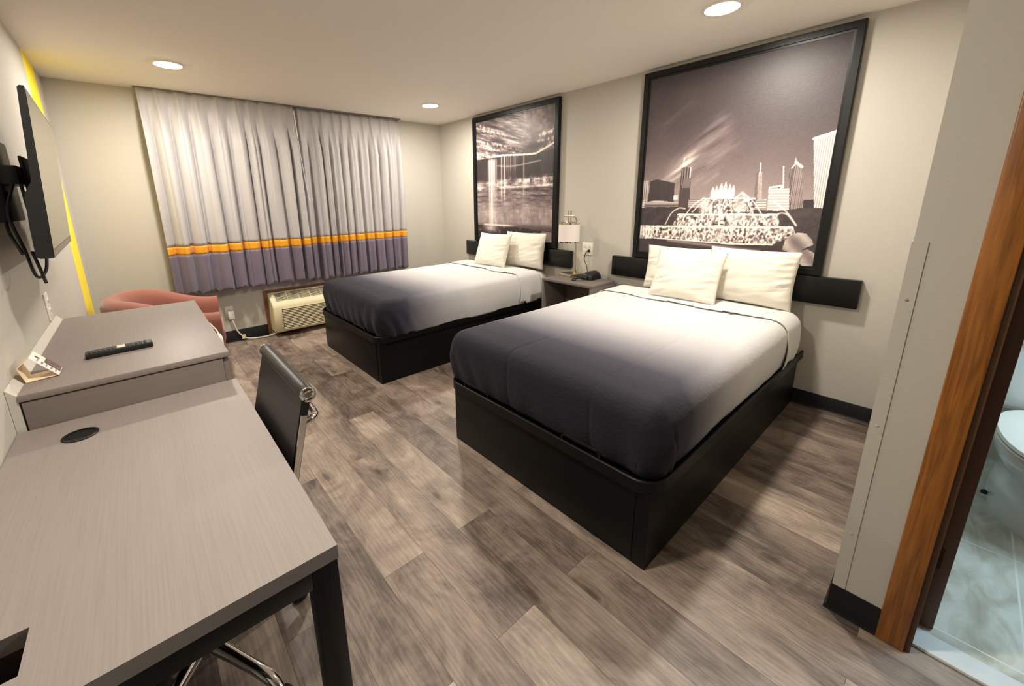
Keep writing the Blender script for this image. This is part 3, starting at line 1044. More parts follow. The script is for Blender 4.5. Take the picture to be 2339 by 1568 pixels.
def paint_waterfall(u, v):
    N = lambda fx, fy, s, o=4: vnoise((u, v), fx, fy, s, o)
    L = .26 + .18 * (N(6, 10, 101) - .5)
    # sunlit foliage at the top
    fol = np.exp(-(((u - .58) / .30) ** 2 + ((v - .90) / .13) ** 2))
    L += .62 * fol * (.55 + .9 * (N(26, 26, 102) - .35))
    L += .30 * (u > .55) * (v > .74) * np.clip(N(16, 20, 103) - .42, 0, 1) * 2
    # rock strata sloping down to the right, on the left side
    vs = v + .24 * u
    st = vnoise((u, np.clip((vs - .60) / .62, 0, 1)), 5, 34, 104, 5, .7)
    msk = sm(v, .60, .66) * sm(u, .75, .55)
    L = blend(L, .12 + 1.9 * np.clip(st - .36, 0, 1), msk * .85)
    for (a, b, w, s) in (((0, .985), (.40, .845), .020, .45), ((0, .955), (.30, .86), .010, .40), ((.0, .848), (.62, .715), .016, .40), ((0, .80), (.55, .70), .012, .55), ((.0, .735), (.30, .70), .022, .65), ((.0, .68), (.20, .66), .018, .5), ((.84, .81), (1, .825), .014, .6), ((.82, .765), (1, .772), .010, .6), ((.84, .70), (1.0, .745), .025, .45), ((.05, .64), (.18, .615), .008, .55)):
        d = segdist(u, v, a, b)
        L += s * np.exp(-(d / w) ** 2) * np.clip(N(60, 50, 105, 3) * 2.6 - .75, 0, 1.4)
    L = blend(L, .14, np.exp(-(((u - .78) / .13) ** 2 + ((v - .735) / .028) ** 2)) * .9)
    L = blend(L, .09, np.exp(-(((u - .42) / .22) ** 2 + ((v - .72) / .012) ** 2)) * .6)
    # dark hollow behind the fall
    hol = (v < .685 + .06 * np.clip(u - .85, 0, 1)) & (v > .50)
    L = np.where(hol, .10 + .10 * (N(7, 5, 106) - .3) + .10 * (u > .85) * N(60, 4, 107), L)
    L += .45 * np.exp(-((v - (.612 + .01 * np.sin(u * 9))) / .006) ** 2) * (u > .3) * (u < .86) * (.4 + N(30, 3, 108))
    # ledges and scrub below
    mid = (v <= .50) & (v > .20)
    ban = vnoise((u, v), 8, 60, 109, 4, .7)
    L = np.where(mid, .20 + 1.0 * np.clip(ban - .34, 0, 1), L)
    scr = np.exp(-((v - .475) / .035) ** 2) * np.clip(N(30, 30, 110) * 2 - .7, 0, 1)
    L += .75 * scr * (u > .3)
    L += .40 * np.exp(-((v - .435) / .010) ** 2) * (u > .33) * (.4 + N(20, 2, 111))
    L += .45 * np.exp(-(((u - .04) / .05) ** 2 + ((v - .45) / .04) ** 2)) * N(20, 20, 112) * 1.3
    # mist and shore
    mist = sm(v, .38, .20) * sm(v, .10, .15)
    L = blend(L, .60 + .30 * (N(20, 24, 113) - .5) + .2 * (N(50, 10, 114) - .5), mist * .9)
    # pool
    pool = v < .108 - .03 * np.clip((u - .55) / .45, 0, 1)
    L = np.where(pool, .10 + .75 * np.clip(N(22, 30, 115) - .58, 0, 1) * 2, L)
    L = blend(L, .92, np.exp(-((v - .115) / .010) ** 2) * sm(u, .06, .14) * sm(u, .60, .40))
    L = blend(L, .80, np.exp(-(((u - .20) / .09) ** 2 + ((v - .085) / .03) ** 2)) * .9)
    L = np.where(inpoly(u, v, [(.88, .085), (1.01, .075), (1.01, -.01), (.80, -.01)]), .50 + .5 * (N(24, 24, 116) - .5), L)
    # the fall itself and thinner streams
    lip = lambda x: .688 + .010 * np.sin(x * 6) + .055 * np.clip((x - .8) / .2, 0, 1)
    L = np.where((np.abs(v - lip(u)) < .007) & (u > .30), .92, L)
    thr = vnoise((u, v * .12), 70, 2, 117, 3)
    m = sm(u, .155, .18) * sm(u, .335, .31) * sm(v, .09, .12) * sm(v, .688, .66)
    core = np.clip(thr * 2.0 - .55, 0, 1) * (np.exp(-((u - .225) / .06) ** 2) * .75 + .45)
    fade = .35 + .65 * sm(v, .12, .6)
    L = blend(L, .97, np.clip(m * core * fade * 1.25, 0, 1))
    L = blend(L, .97, np.exp(-((u - .222) / .014) ** 2) * sm(v, .09, .12) * sm(v, .69, .66) * .9)
    L = blend(L, .90, np.exp(-((u - .195) / .010) ** 2) * sm(v, .09, .12) * sm(v, .69, .66) * .7)
    for cx, v0, w, a in ((.365, .27, .010, .7), (.405, .28, .012, .75), (.44, .50, .007, .6), (.465, .49, .006, .6), (.49, .50, .007, .6), (.52, .52, .006, .5), (.545, .52, .009, .6), (.57, .55, .004, .4), (.655, .30, .010, .5)):
        L = blend(L, .90, np.exp(-((u - cx) / w) ** 2) * sm(v, v0 - .02, v0 + .12) * (v < lip(cx)) * a)
    L += .05 * (N(150, 150, 118, 1) - .5)
    return np.clip(L, .03, .97)

def tone(L):
    """warm monochrome print"""
    stops = np.array([0, .12, .35, .6, .85, 1.0])
    r = np.interp(L, stops, [22, 52, 104, 158, 222, 248])
    g = np.interp(L, stops, [18, 44, 90, 143, 208, 240])
    b = np.interp(L, stops, [20, 46, 90, 140, 200, 230])
    c = np.stack([r, g, b], -1) / 255
    return np.where(c <= .04045, c / 12.92, ((c + .055) / 1.055) ** 2.4)

def m_print():
    m = bpy.data.materials.new('printed_canvas'); m.use_nodes = True
    nt = m.node_tree; b = nt.nodes['Principled BSDF']
    a = nt.nodes.new('ShaderNodeVertexColor'); a.layer_name = 'print'
    nt.links.new(a.outputs['Color'], b.inputs['Base Color'])
    b.inputs['Roughness'].default_value = 0.47
    b.inputs['Specular IOR Level'].default_value = 0.5
    tc = nt.nodes.new('ShaderNodeTexCoord')
    n = nt.nodes.new('ShaderNodeTexNoise'); n.inputs['Scale'].default_value = 150; n.inputs['Detail'].default_value = 2
    bp = nt.nodes.new('ShaderNodeBump'); bp.inputs['Strength'].default_value = .12; bp.inputs['Distance'].default_value = .004
    nt.links.new(tc.outputs['Object'], n.inputs['Vector']); nt.links.new(n.outputs['Fac'], bp.inputs['Height']); nt.links.new(bp.outputs['Normal'], b.inputs['Normal'])
    return m
m_print = m_print()

def picture(y_left, y_right, z0, z1, fw, fn, nx, nz, lab):
    """frame on the right wall; y_left > y_right"""
    x0 = W - .045
    t = thing('framed_picture', (W, (y_left + y_right) / 2, z0), lab, 'picture', 'large framed pictures')
    bm = bmesh.new()
    # mitred frame: profile swept round the rectangle
    prof = [(0, W - .002), (0, x0 + .004), (.004, x0), (fw - .014, x0 + .002), (fw - .012, x0 + .010), (fw, x0 + .012), (fw, W - .002)]
    rings = []
    for (y, z, sy, sz) in ((y_left, z0, -1, 1), (y_right, z0, 1, 1), (y_right, z1, 1, -1), (y_left, z1, -1, -1)):
        rings.append([bm.verts.new((x, y + sy * o, z + sz * o)) for o, x in prof])
    rings.append(rings[0])
    skin(bm, rings, True, False)
    part(t, 'frame', bm, m_frame, 'black moulded frame', ang=25)
    yl, yr, zz0, zz1 = y_left - fw + .004, y_right + fw - .004, z0 + fw - .004, z1 - fw + .004
    us, vs = np.linspace(0, 1, nx), np.linspace(0, 1, nz)
    Ug, Vg = np.meshgrid(us, vs, indexing='ij')
    Lm = fn(Ug, Vg)
    colr = tone(Lm)
    org = Vector(t.location)
    xs = np.full(Ug.shape, x0 + .016 - org.x)
    co = np.stack([xs, yl + (yr - yl) * Ug - org.y, zz0 + (zz1 - zz0) * Vg - org.z], -1).reshape(-1, 3)
    idx = np.arange(nx * nz).reshape(nx, nz)
    q = np.stack([idx[:-1, :-1], idx[:-1, 1:], idx[1:, 1:], idx[1:, :-1]], -1).reshape(-1, 4)
    me = bpy.data.meshes.new('print')
    me.vertices.add(nx * nz); me.vertices.foreach_set('co', co.ravel().astype(np.float32))
    me.loops.add(q.size); me.loops.foreach_set('vertex_index', q.ravel().astype(np.int32))
    me.polygons.add(len(q)); me.polygons.foreach_set('loop_start', (np.arange(len(q)) * 4).astype(np.int32))
    me.update(calc_edges=True)
    ca = me.color_attributes.new('print', 'FLOAT_COLOR', 'POINT')
    ca.data.foreach_set('color', np.concatenate([colr, np.ones(Ug.shape + (1,))], -1).reshape(-1).astype(np.float32))
    me.materials.append(m_print)
    o = bpy.data.objects.new('print', me); COL.objects.link(o); o.parent = t
    o['label'] = 'warm monochrome print'
    return t
picture(1.842, 0.538, .905, 2.362, .052, paint_fountain, 430, 480, 'large black-framed print of a fountain before a skyline, above the nearer bed')
picture(4.025, 2.703, .905, 2.362, .060, paint_waterfall, 300, 340, 'black-framed print of a waterfall, above the farther bed')

# ================================================================ CURTAINS
m_cgrey = mat('silver_grey_satin', (178, 174, 174), 0.5, sheen=0.3, bump=0.08, scale=60, spec=0.45)
m_cor = mat('orange_satin_band', (226, 158, 26), 0.5, sheen=0.2, spec=0.4)
m_cviol = mat('violet_grey_satin', (114, 104, 120), 0.5, sheen=0.3, bump=0.08, scale=60, spec=0.45)
ZB0, ZB1 = 0.963, 1.040
def curtain(x0, x1, y0, n, seed, lab, zb):
    rnd = random.Random(seed)
    t = thing('curtain', ((x0 + x1) / 2, y0, zb), lab, 'curtain', 'curtain panels')
    per = 22
    cols = n * per
    wid = [rnd.uniform(.75, 1.3) for _ in range(n)]
    tot = sum(wid); acc = [0]
    for w in wid: acc.append(acc[-1] + w / tot)
    amp = [rnd.uniform(.55, 1.15) for _ in range(n)]
    skew = [rnd.uniform(-.25, .25) for _ in range(n)]
    amp2 = [rnd.uniform(-.022, .022) for _ in range(n)]
    ztop = H - .012
    def pos(c, z):
        k = min(n - 1, c // per); f = (c - k * per) / per
        a = acc[k] + (acc[k + 1] - acc[k]) * f
        d = min(1.0, max(0.0, (ztop - .10 - z) / .32))       # opening of the fold below the pleat
        low = (ztop - z) / (ztop - zb)
        ff = f + skew[k] * math.sin(PI * f) * low
        fold = 0.5 + 0.5 * math.cos(2 * PI * ff)
        fold = fold ** 0.65
        pinch = max(0, math.cos(PI * f)) ** 14 + max(0, -math.cos(PI * f)) ** 14
        top = .014 * pinch + .006 * math.sin(2 * PI * f)
        bottom = amp[k] * (.078 + .020 * low) * fold + amp2[k] * math.sin(4 * PI * ff) * (.5 + low) * math.sin(PI * f) ** .5 + .012 * math.sin(9 * a + 2.2 * z + seed)
        y = y0 + .02 - (top * (1 - d) + bottom * d)
        y -= .004 * mnoise.noise(Vector((a * 14 + seed, z * 5, 1)))
        # folds lean a little on the way down
        x = x0 + (x1 - x0) * a + low * .018 * math.sin(5 * a + seed) * math.sin(PI * a) + .012 * d * math.sin(2 * PI * f) * amp[k]
        if z < zb + .03:
            z = z + .014 * math.sin(2 * PI * f + 1.0) + .010 * mnoise.noise(Vector((a * 9, seed, 0)))
        return Vector((x, y, z))
    def sheet(za, zc, rows):
        bm = bmesh.new()
        g = [[bm.verts.new(pos(c, za + (zc - za) * r / rows)) for c in range(cols + 1)] for r in range(rows + 1)]
        for r in range(rows):
            for c in range(cols):
                bm.faces.new((g[r][c], g[r][c + 1], g[r + 1][c + 1], g[r + 1][c]))
        return bm
    for nm, za, zc, rows, m in (('upper_cloth', ZB1, ztop, 44, m_cgrey), ('orange_band', ZB0, ZB1, 4, m_cor), ('lower_cloth', zb, ZB0, 16, m_cviol)):
        o = part(t, nm, sheet(za, zc, rows), m, ang=180)
        md = o.modifiers.new('thickness', 'SOLIDIFY'); md.thickness = .0025; md.offset = 0
    return t
cu1 = curtain(.556, 1.80, D - .11, 9, 3, 'left grey curtain panel with an orange band, on the television side of the window', .585)
cu2 = curtain(1.755, 3.04, D - .075, 11, 8, 'right grey curtain panel with an orange band, behind the farther bed', .560)
bm = bmesh.new(); tube(bm, [(1.80, D - .135, H - .06), (1.815, D - .14, 1.9), (1.85, D - .15, 1.40)], .005, 8)
part(cu2, 'draw_wand', bm, m_white, 'slim white draw wand')
bm = bmesh.new(); box(bm, .54, 3.06, D - .095, D - .06, H - .012, H, .002)
solo('curtain_track', bm, mat('grey_metal_track', (120, 114, 106), .5), (1.8, D - .08, H), 'thin grey curtain track along the top of the window curtains', 'curtain track')

# ================================================================ AIR CONDITIONER under the window
AX0, AX1, AY = 1.335, 2.40, D - .20
ac = thing('air_conditioner', (1.87, D, .05), 'cream wall air conditioner with louvred grilles under the curtains', 'air conditioner')
bm = bmesh.new()
side = [(D, .058), (AY + .012, .058), (AY, .075), (AY, .33), (AY + .012, .362), (AY + .04, .385), (AY + .165, .468), (D, .47)]
prism(bm, side, 'x', AX0, AX1)
bmesh.ops.bevel(bm, geom=[e for e in bm.edges if abs(e.verts[0].co.x - e.verts[1].co.x) < 1e-6], offset=.006, segments=2, affect='EDGES')
part(ac, 'casing', bm, m_ac)
m_dark = mat('dark_slot', (34, 30, 26), 0.7)
# front louvres
bm = bmesh.new(); box(bm, AX0 + .085, AX1 - .05, AY - .004, AY + .002, .083, .316, .002)
fg = part(ac, 'front_grille', bm, m_dark)
bm = bmesh.new()
nl = 14
for k in range(nl):
    z = .088 + k * (.224 / (nl - 1))
    box(bm, AX0 + .088, AX1 - .053, AY - .013, AY - .003, z - .0045, z + .0045, .002, 1)
part(fg, 'louvres', bm, m_ac)
# sloped top grille
dy, dz = .125, .083
nrm = Vector((0, -dz, dy)).normalized(); tang = Vector((0, dy, dz)).normalized()
o0 = Vector((0, AY + .04, .385))
def slope_box(bm, xa, xb, s0, s1, h0, h1):
    vs = []
    for h in (h0, h1):
        for (x, s) in ((xa, s0), (xb, s0), (xb, s1), (xa, s1)):
            p = o0 + tang * s + nrm * h; vs.append(bm.verts.new((x, p.y, p.z)))
    for f in ((0, 3, 2, 1), (4, 5, 6, 7), (0, 1, 5, 4), (1, 2, 6, 5), (2, 3, 7, 6), (3, 0, 4, 7)):
        bm.faces.new([vs[i] for i in f])
bm = bmesh.new(); slope_box(bm, AX0 + .05, AX1 - .05, .012, .132, -.002, .0015)
tgp = part(ac, 'top_grille', bm, m_dark)
bm = bmesh.new()
for k in range(8):
    s = .014 + k * .0163
    slope_box(bm, AX0 + .052, AX1 - .052, s, s + .0048, .001, .006)
for k in range(9):
    x = AX0 + .05 + k * (AX1 - AX0 - .104) / 8
    slope_box(bm, x, x + .004, .012, .132, .001, .0065)
part(tgp, 'slats', bm, m_ac)
m_trimwood = mat('stained_wood_surround', (122, 72, 34), 0.5, var=.2, vscale=30)
bm = bmesh.new()
box(bm, 1.300, 1.328, D - .022, D, .02, .497, .002); box(bm, 2.408, 2.436, D - .022, D, .02, .497, .002); box(bm, 1.328, 2.408, D - .022, D, .473, .497, .002)
part(ac, 'surround', bm, m_trimwood, 'brown wooden surround')
bm = bmesh.new(); tube(bm, bez([(.972, D - .045, .268), (.985, D - .05, .20), (1.01, D - .04, .11), (1.07, D - .045, .035), (1.17, D - .06, .012), (1.30, D - .08, .016), (1.40, D - .10, .05)], 40), .0065, 8)
cord = part(ac, 'power_cord', bm, m_white, 'white power cord')
bm = bmesh.new(); box(bm, .945, 1.0, D - .065, D - .012, .262, .345, .008)
part(cord, 'plug', bm, m_white)
bm = bmesh.new(); box(bm, 1.035, 1.068, D - .0525, D - .0515, .030, .075)
part(cord, 'tag', bm, mat('cream_tag', (226, 212, 170), .6))

def outlet(name, c, wdt, h, axis, lab):
    """plate on a wall; axis: 'x-' faces -x, 'x+' faces +x, 'y-' faces -y"""
    t = thing(name, c, lab, 'outlet', 'white wall outlets')
    x, y, z = c
    bm = bmesh.new()
    def bb(bm, a0, a1, z0, z1, d0, d1, bev):
        if axis == 'y-': box(bm, x + a0, x + a1, y - d1, y - d0, z + z0, z + z1, bev)
        elif axis == 'x-': box(bm, x - d1, x - d0, y + a0, y + a1, z + z0, z + z1, bev)
        else: box(bm, x + d0, x + d1, y + a0, y + a1, z + z0, z + z1, bev)
    bb(bm, -wdt / 2, wdt / 2, -h / 2, h / 2, 0, .006, .003)
    part(t, 'cover_plate', bm, m_white)
    for k in ((0,) if wdt < .09 else (-.028, .028)):
        for q in (-.022, .022):
            bm = bmesh.new(); bb(bm, k - .016, k + .016, q - .014, q + .014, .0055, .0085, .003)
            s = part(t, 'socket', bm, m_white)
            bm = bmesh.new()
            for e in (-.006, .006):
                bb(bm, k + e - .001, k + e + .001, q - .005, q + .006, .0084, .009, 0)
            part(s, 'slots', bm, m_dark)
    return t
outlet('wall_outlet', (.965, D, .33), .075, .118, 'y-', 'white wall outlet holding a plug, left of the air conditioner')
outlet('wall_outlet', (W, 2.336, .932), .122, .122, 'x-', 'square white double outlet on the wall above the nightstand')
outlet('wall_outlet', (0, 2.66, .975), .075, .125, 'x+', 'white outlet plate on the left wall below the television')

# ================================================================ DESK
XD, Y0, Y1, ZD = .569, .687, 1.706, .769
desk = thing('desk', (.29, 1.2, 0), 'grey woodgrain desk with black metal legs in the foreground', 'desk')
bm = bmesh.new()
hx0, hx1, hy0, hy1 = .035, .136, .766, .856
for (a, b, c, d) in ((.004, XD, hy1, Y1), (.004, XD, Y0, hy0), (.004, hx0, hy0, hy1), (hx1, XD, hy0, hy1)):
    box(bm, a, b, c, d, ZD - .031, ZD)
bmesh.ops.remove_doubles(bm, verts=bm.verts, dist=1e-5)
part(desk, 'desktop', bm, m_desk, 'grey woodgrain top')
bm = bmesh.new()
box(bm, hx0 - .01, hx1 + .01, hy0 - .01, hy1 + .01, ZD - .11, ZD - .10)
for (a, b, c, d) in ((hx0 - .01, hx0, hy0 - .01, hy1 + .01), (hx1, hx1 + .01, hy0 - .01, hy1 + .01), (hx0, hx1, hy0 - .01, hy0), (hx0, hx1, hy1, hy1 + .01)):
    box(bm, a, b, c, d, ZD - .10, ZD - .0315)
part(desk, 'cable_box', bm, mat('dark_brown_recess', (48, 34, 26), .7), 'dark recess for cables')
LX0, LX1, LY0, LY1 = .02, XD - .001, Y0 + .003, Y1 - .012
for (x, y) in ((LX1 - .05, LY0), (LX1 - .05, LY1 - .05), (LX0, LY0), (LX0, LY1 - .05)):
    bm = bmesh.new(); box(bm, x, x + .05, y, y + .05, .0, ZD - .0311, .003)
    part(desk, 'leg', bm, m_blackmetal)
zr = ZD - .0311
for (a, b, c, d) in ((LX0 + .05, LX1 - .05, LY0, LY0 + .03), (LX0 + .05, LX1 - .05, LY1 - .03, LY1), (LX0, LX0 + .03, LY0 + .05, LY1 - .05), (LX1 - .03, LX1, LY0 + .05, LY1 - .05)):
    bm = bmesh.new(); box(bm, a, b, c, d, zr - .043, zr, .002)
    part(desk, 'rail', bm, m_blackmetal)
bm = bmesh.new(); lathe(bm, [(.041, 0), (.041, .0022), (.038, .0032), (.034, .0028), (.034, -.004), (.0005, -.004)], (.147, 1.568, ZD + .0003), 36)
part(desk, 'grommet', bm, m_rubber, 'black round cable grommet')

# ================================================================ CABINET beyond the desk
ZH, CY0, CY1, CX0, CX1 = .882, 1.709, 2.803, .026, .556
cab = thing('cabinet', (.29, 2.25, 0), 'grey woodgrain cabinet standing beyond the desk, slightly taller than it', 'cabinet')
bm = bmesh.new(); box(bm, CX0 - .004, CX1 + .004, CY0 - .001, CY1, ZH - .021, ZH, .0015)
part(cab, 'top', bm, m_desk)
bm = bmesh.new(); box(bm, CX0, CX1 - .018, CY0 + .002, CY1 - .004, .06, ZH - .0245, .002)
part(cab, 'body', bm, m_deskx)
bm = bmesh.new(); prism(bm, [(.001, 0), (CX0 - .0045, 0), (CX0 - .0045, ZH - .002), (.001, ZH + .022)], 'y', CY0 + .004, CY1 - .004)  # added wall-coloured wedge, covers the shaded gap between cabinet and wall
part(cab, 'added_gap_cover', bm, m_wall, 'greige wedge added to cover the dark gap at the wall')
bm = bmesh.new(); box(bm, CX0 + .02, CX1 - .03, CY0 + .02, CY1 - .02, 0, .06)
part(cab, 'plinth', bm, m_black)
for k, (a, b) in enumerate(((CY0 + .008, 2.25), (2.256, CY1 - .01))):
    bm = bmesh.new(); box(bm, CX1 - .0175, CX1, a, b, .07, ZH - .03, .002)
    part(cab, 'door', bm, m_deskx)

# white adapter and its lead on the far side of the cabinet
ad = thing('power_adapter', (.57, 1.98, .83), 'small white power adapter with a lead on the side of the grey cabinet', 'adapter')
bm = bmesh.new(); box(bm, .5612, .574, 1.93, 2.00, .828, .878, .004)
part(ad, 'plug_body', bm, m_white)
bm = bmesh.new(); tube(bm, bez([(.567, 1.99, .872), (.567, 2.04, .880), (.566, 2.15, .872), (.566, 2.30, .845), (.566, 2.36, .70)], 24), .003, 8)
part(ad, 'lead', bm, m_white)

# remote control
rc = thing('remote_control', (.25, 1.985, ZH + .001), 'black remote control lying on the grey cabinet', 'remote control', rz=.06)
bm = bmesh.new()
sec = [(-.022, .004), (-.018, .0), (.018, .0), (.022, .004), (.0225, .014), (.019, .0205), (-.019, .0205), (-.0225, .014)]
rings = []
for x, s in ((-.096, .80), (-.092, .97), (-.05, 1), (.05, 1), (.092, .98), (.096, .82)):
    rings.append([bm.verts.new((x, a * s, b * (s if b > .01 else 1))) for a, b in sec])
skin(bm, rings, True, True)
part(rc, 'shell', bm, m_rubber, local=True)
bm = bmesh.new()
for i in range(13):
    for j in range(3):
        if 6 <= i <= 7: continue
        x, y = -.084 + i * .0132, -.0115 + j * .0115
        box(bm, x - .0042, x + .0042, y - .0036, y + .0036, .0202, .0232, .001, 1)
part(rc, 'buttons', bm, mat('grey_rubber_keys', (70, 66, 62), .6), local=True)['kind'] = 'stuff'
bm = bmesh.new(); box(bm, -.008, .016, -.0165, .0165, .0203, .0215)
part(rc, 'label_strip', bm, mat('cream_label', (222, 208, 172), .5), local=True)

# folded tent card
tc_ = thing('tent_card', (.055, 1.83, ZH), 'small folded white tent card with a printed panel, on the cabinet by the wall', 'tent card')
m_card = mat('cream_card', (226, 208, 176), .7)
m_cardp = mat('white_printed_card', (236, 220, 214), .6)
m_ink = mat('mauve_ink', (96, 78, 82), .6)
def slab(bm, pts, t=.0012):
    """thin sheet through four points given as (x,y,z)"""
    P = [Vector(p) for p in pts]
    n = (P[1] - P[0]).cross(P[3] - P[0]).normalized() * t
    a = [bm.verts.new(p) for p in P]; b = [bm.verts.new(p + n) for p in P]
    bm.faces.new(a); bm.faces.new(b[::-1])
    for k in range(4):
        bm.faces.new((a[k], a[(k + 1) % 4], b[(k + 1) % 4], b[k]))
YA, YB = 1.822, 1.905
A, Bq, C_, E_ = (.028, ZH + .001), (.016, ZH + .05), (.046, ZH + .078), (.100, ZH + .003)
bm = bmesh.new()
slab(bm, [(A[0], YA, A[1]), (E_[0], YA + .012, E_[1]), (E_[0], YB + .01, E_[1]), (A[0], YB, A[1])])
slab(bm, [(A[0], YA, A[1]), (Bq[0], YA, Bq[1]), (Bq[0], YB, Bq[1]), (A[0], YB, A[1])])
slab(bm, [(Bq[0], YA, Bq[1]), (C_[0], YA + .004, C_[1]), (C_[0], YB + .004, C_[1]), (Bq[0], YB, Bq[1])])
part(tc_, 'card', bm, m_card)
bm = bmesh.new(); slab(bm, [(E_[0], YA + .010, E_[1]), (C_[0], YA + .004, C_[1]), (C_[0], YB + .004, C_[1]), (E_[0], YB + .01, E_[1])])
pp = part(tc_, 'printed_panel', bm, m_cardp, 'white printed panel')
cvec, evec = Vector((C_[0], 0, C_[1])), Vector((E_[0], 0, E_[1]))
nrm_c = Vector((C_[1] - E_[1], 0, E_[0] - C_[0])).normalized()
def on_panel(bm, s0, s1, y0, y1, h=.0018):
    p = [cvec.lerp(evec, s) for s in (s0, s1)]
    vs = []
    for d in (h - .0004, h):
        for (q, y) in ((p[0], y0), (p[1], y0), (p[1], y1), (p[0], y1)):
            w = q + nrm_c * d; vs.append(bm.verts.new((w.x, y, w.z)))
    for f in ((0, 3, 2, 1), (4, 5, 6, 7), (0, 1, 5, 4), (1, 2, 6, 5), (2, 3, 7, 6), (3, 0, 4, 7)):
        bm.faces.new([vs[i] for i in f])
bm = bmesh.new(); on_panel(bm, .42, .97, YA + .045, YB + .006)
part(pp, 'photo', bm, mat('sepia_photo', (104, 82, 78), .5, var=.5, vscale=90))
bm = bmesh.new()
on_panel(bm, .10, .26, YA + .045, YA + .052, .0022)
for k in range(5):
    s = .20 + k * .155
    for q in range(3):
        on_panel(bm, s, s + .045 + .02 * (k % 2), YA + .016 + q * .0075, YA + .0195 + q * .0075, .0022)
part(pp, 'lettering', bm, m_ink)

# ================================================================ TELEVISION
tv = thing('television', (.13, 2.35, 1.26), 'black flat screen television on the left wall above the grey cabinet', 'television')
yn, yf = 1.90, 2.79
def tvp(y, z, d):
    """d: distance in front of the screen plane; plane leans out at the top and turns slightly"""
    x = .151 + (z - 1.26) * .063 - (y - yn) * .036 + d
    return Vector((x, y, z))
bm = bmesh.new()
cols = []
for z, dp in ((1.258, .030), (1.264, .040), (1.36, .042), (1.46, .040), (1.50, .020), (1.70, .017), (1.772, .015), (1.778, .010)):
    cols.append([bm.verts.new(tvp(yn, z, 0)), bm.verts.new(tvp(yf, z, 0)), bm.verts.new(tvp(yf, z, -dp)), bm.verts.new(tvp(yn, z, -dp))])
skin(bm, cols, True, True)
part(tv, 'housing', bm, m_rubber, ang=25)
m_screen = mat('glossy_screen', (16, 16, 18), .10, coat=.3)
bm = bmesh.new(); slab(bm, [tvp(yn + .008, 1.285, .0005), tvp(yf - .008, 1.285, .0005), tvp(yf - .008, 1.770, .0005), tvp(yn + .008, 1.770, .0005)], .001)
part(tv, 'screen', bm, m_screen, 'grey reflective screen')
bm = bmesh.new(); slab(bm, [tvp(yn + .004, 1.259, .0005), tvp(yf - .004, 1.259, .0005), tvp(yf - .004, 1.284, .0005), tvp(yn + .004, 1.284, .0005)], .0015)
part(tv, 'lower_bezel', bm, mat('glossy_grey_bezel', (60, 58, 56), .2))
for pts in ([(.075, 2.12, 1.50), (.05, 2.09, 1.40), (.07, 2.05, 1.28), (.085, 2.02, 1.19), (.10, 2.10, 1.20), (.11, 2.14, 1.27)], [(.085, 2.06, 1.27), (.10, 2.0, 1.22), (.112, 1.95, 1.175)], [(.05, 2.2, 1.47), (.03, 2.15, 1.36), (.07, 2.0, 1.27)], [(.09, 2.15, 1.50), (.10, 2.08, 1.42), (.11, 2.05, 1.36)]):
    bm = bmesh.new(); tube(bm, bez(pts, 24), .0048, 8)
    part(tv, 'cable', bm, m_rubber)
wb = thing('wall_bracket', (0, 2.36, 1.5), 'black swing arm bracket holding the television off the left wall', 'bracket')
bm = bmesh.new(); box(bm, 0, .045, 2.16, 2.40, 1.37, 1.655, .006)
part(wb, 'wall_plate', bm, m_blackmetal)
bm = bmesh.new(); box(bm, .045, .092, 2.14, 2.42, 1.498, 1.562, .005)
part(wb, 'arm', bm, m_blackmetal)
bm = bmesh.new()
box(bm, .090, .100, 2.22, 2.52, 1.46, 1.60, .003)
part(wb, 'mounting_plate', bm, m_blackmetal)

# ================================================================ DESK CHAIR
ch = thing('desk_chair', (.36, 1.27, 0), 'black leather desk chair with chrome frame pushed under the desk', 'chair')
prof = bez([(.641, 0, .925), (.612, 0, .81), (.585, 0, .70), (.557, 0, .585), (.525, 0, .50), (.465, 0, .462), (.36, 0, .455), (.22, 0, .462), (.13, 0, .452), (.10, 0, .43)], 60)
yc0, yc1 = 1.045, 1.475
def sling(bm, y0, y1, off0, off1):
    rings = []
    fr = frames(prof)
    for (p, t, n, b) in fr:
        nn = Vector((-t.z, 0, t.x))
        rings.append([bm.verts.new((p.x + nn.x * o, y, p.z + nn.z * o)) for (y, o) in ((y0, off0), (y1, off0), (y1, off1), (y0, off1))])
    skin(bm, rings, True, True)
bm = bmesh.new(); sling(bm, yc0, yc1, -.011, .011)
bmesh.ops.bevel(bm, geom=[e for e in bm.edges if abs(e.verts[0].co.y - e.verts[1].co.y) < 1e-6 and len(e.link_faces) == 2 and e.calc_face_angle(0) > 1.2], offset=.006, segments=2, affect='EDGES')
part(ch, 'sling_seat', bm, m_leather, 'black padded leather back and seat')
bm = bmesh.new(); lathe(bm, [(.0165, yc0 - .006), (.019, yc0), (.0205, yc0 + .03), (.0205, yc1 - .03), (.019, yc1), (.0165, yc1 + .006)], (.643, 0, .930), 24, 'y')
part(ch, 'top_roll', bm, m_leather)
for y, s in ((yc0 - .006, -1), (yc1 + .006, 1)):
    bm = bmesh.new()
    fr = frames(prof[3:])
    rings = []
    for (p, t, n, b) in fr:
        nn = Vector((-t.z, 0, t.x))
        rings.append([bm.verts.new((p.x + nn.x * o, y + q, p.z + nn.z * o)) for (q, o) in ((-.005, -.009), (.005, -.009), (.005, .006), (-.005, .006))])
    skin(bm, rings, True, True)
    rail = part(ch, 'side_rail', bm, m_chrome, 'chrome side rail')
    bm = bmesh.new(); lathe(bm, [(.0005, s * .004), (.0085, s * .004), (.009, s * .006), (.014, s * .008), (.0195, s * .006), (.0205, 0), (.0195, -s * .004)], (.643, y, .930), 28, 'y')
    part(rail, 'end_cap', bm, m_chrome)
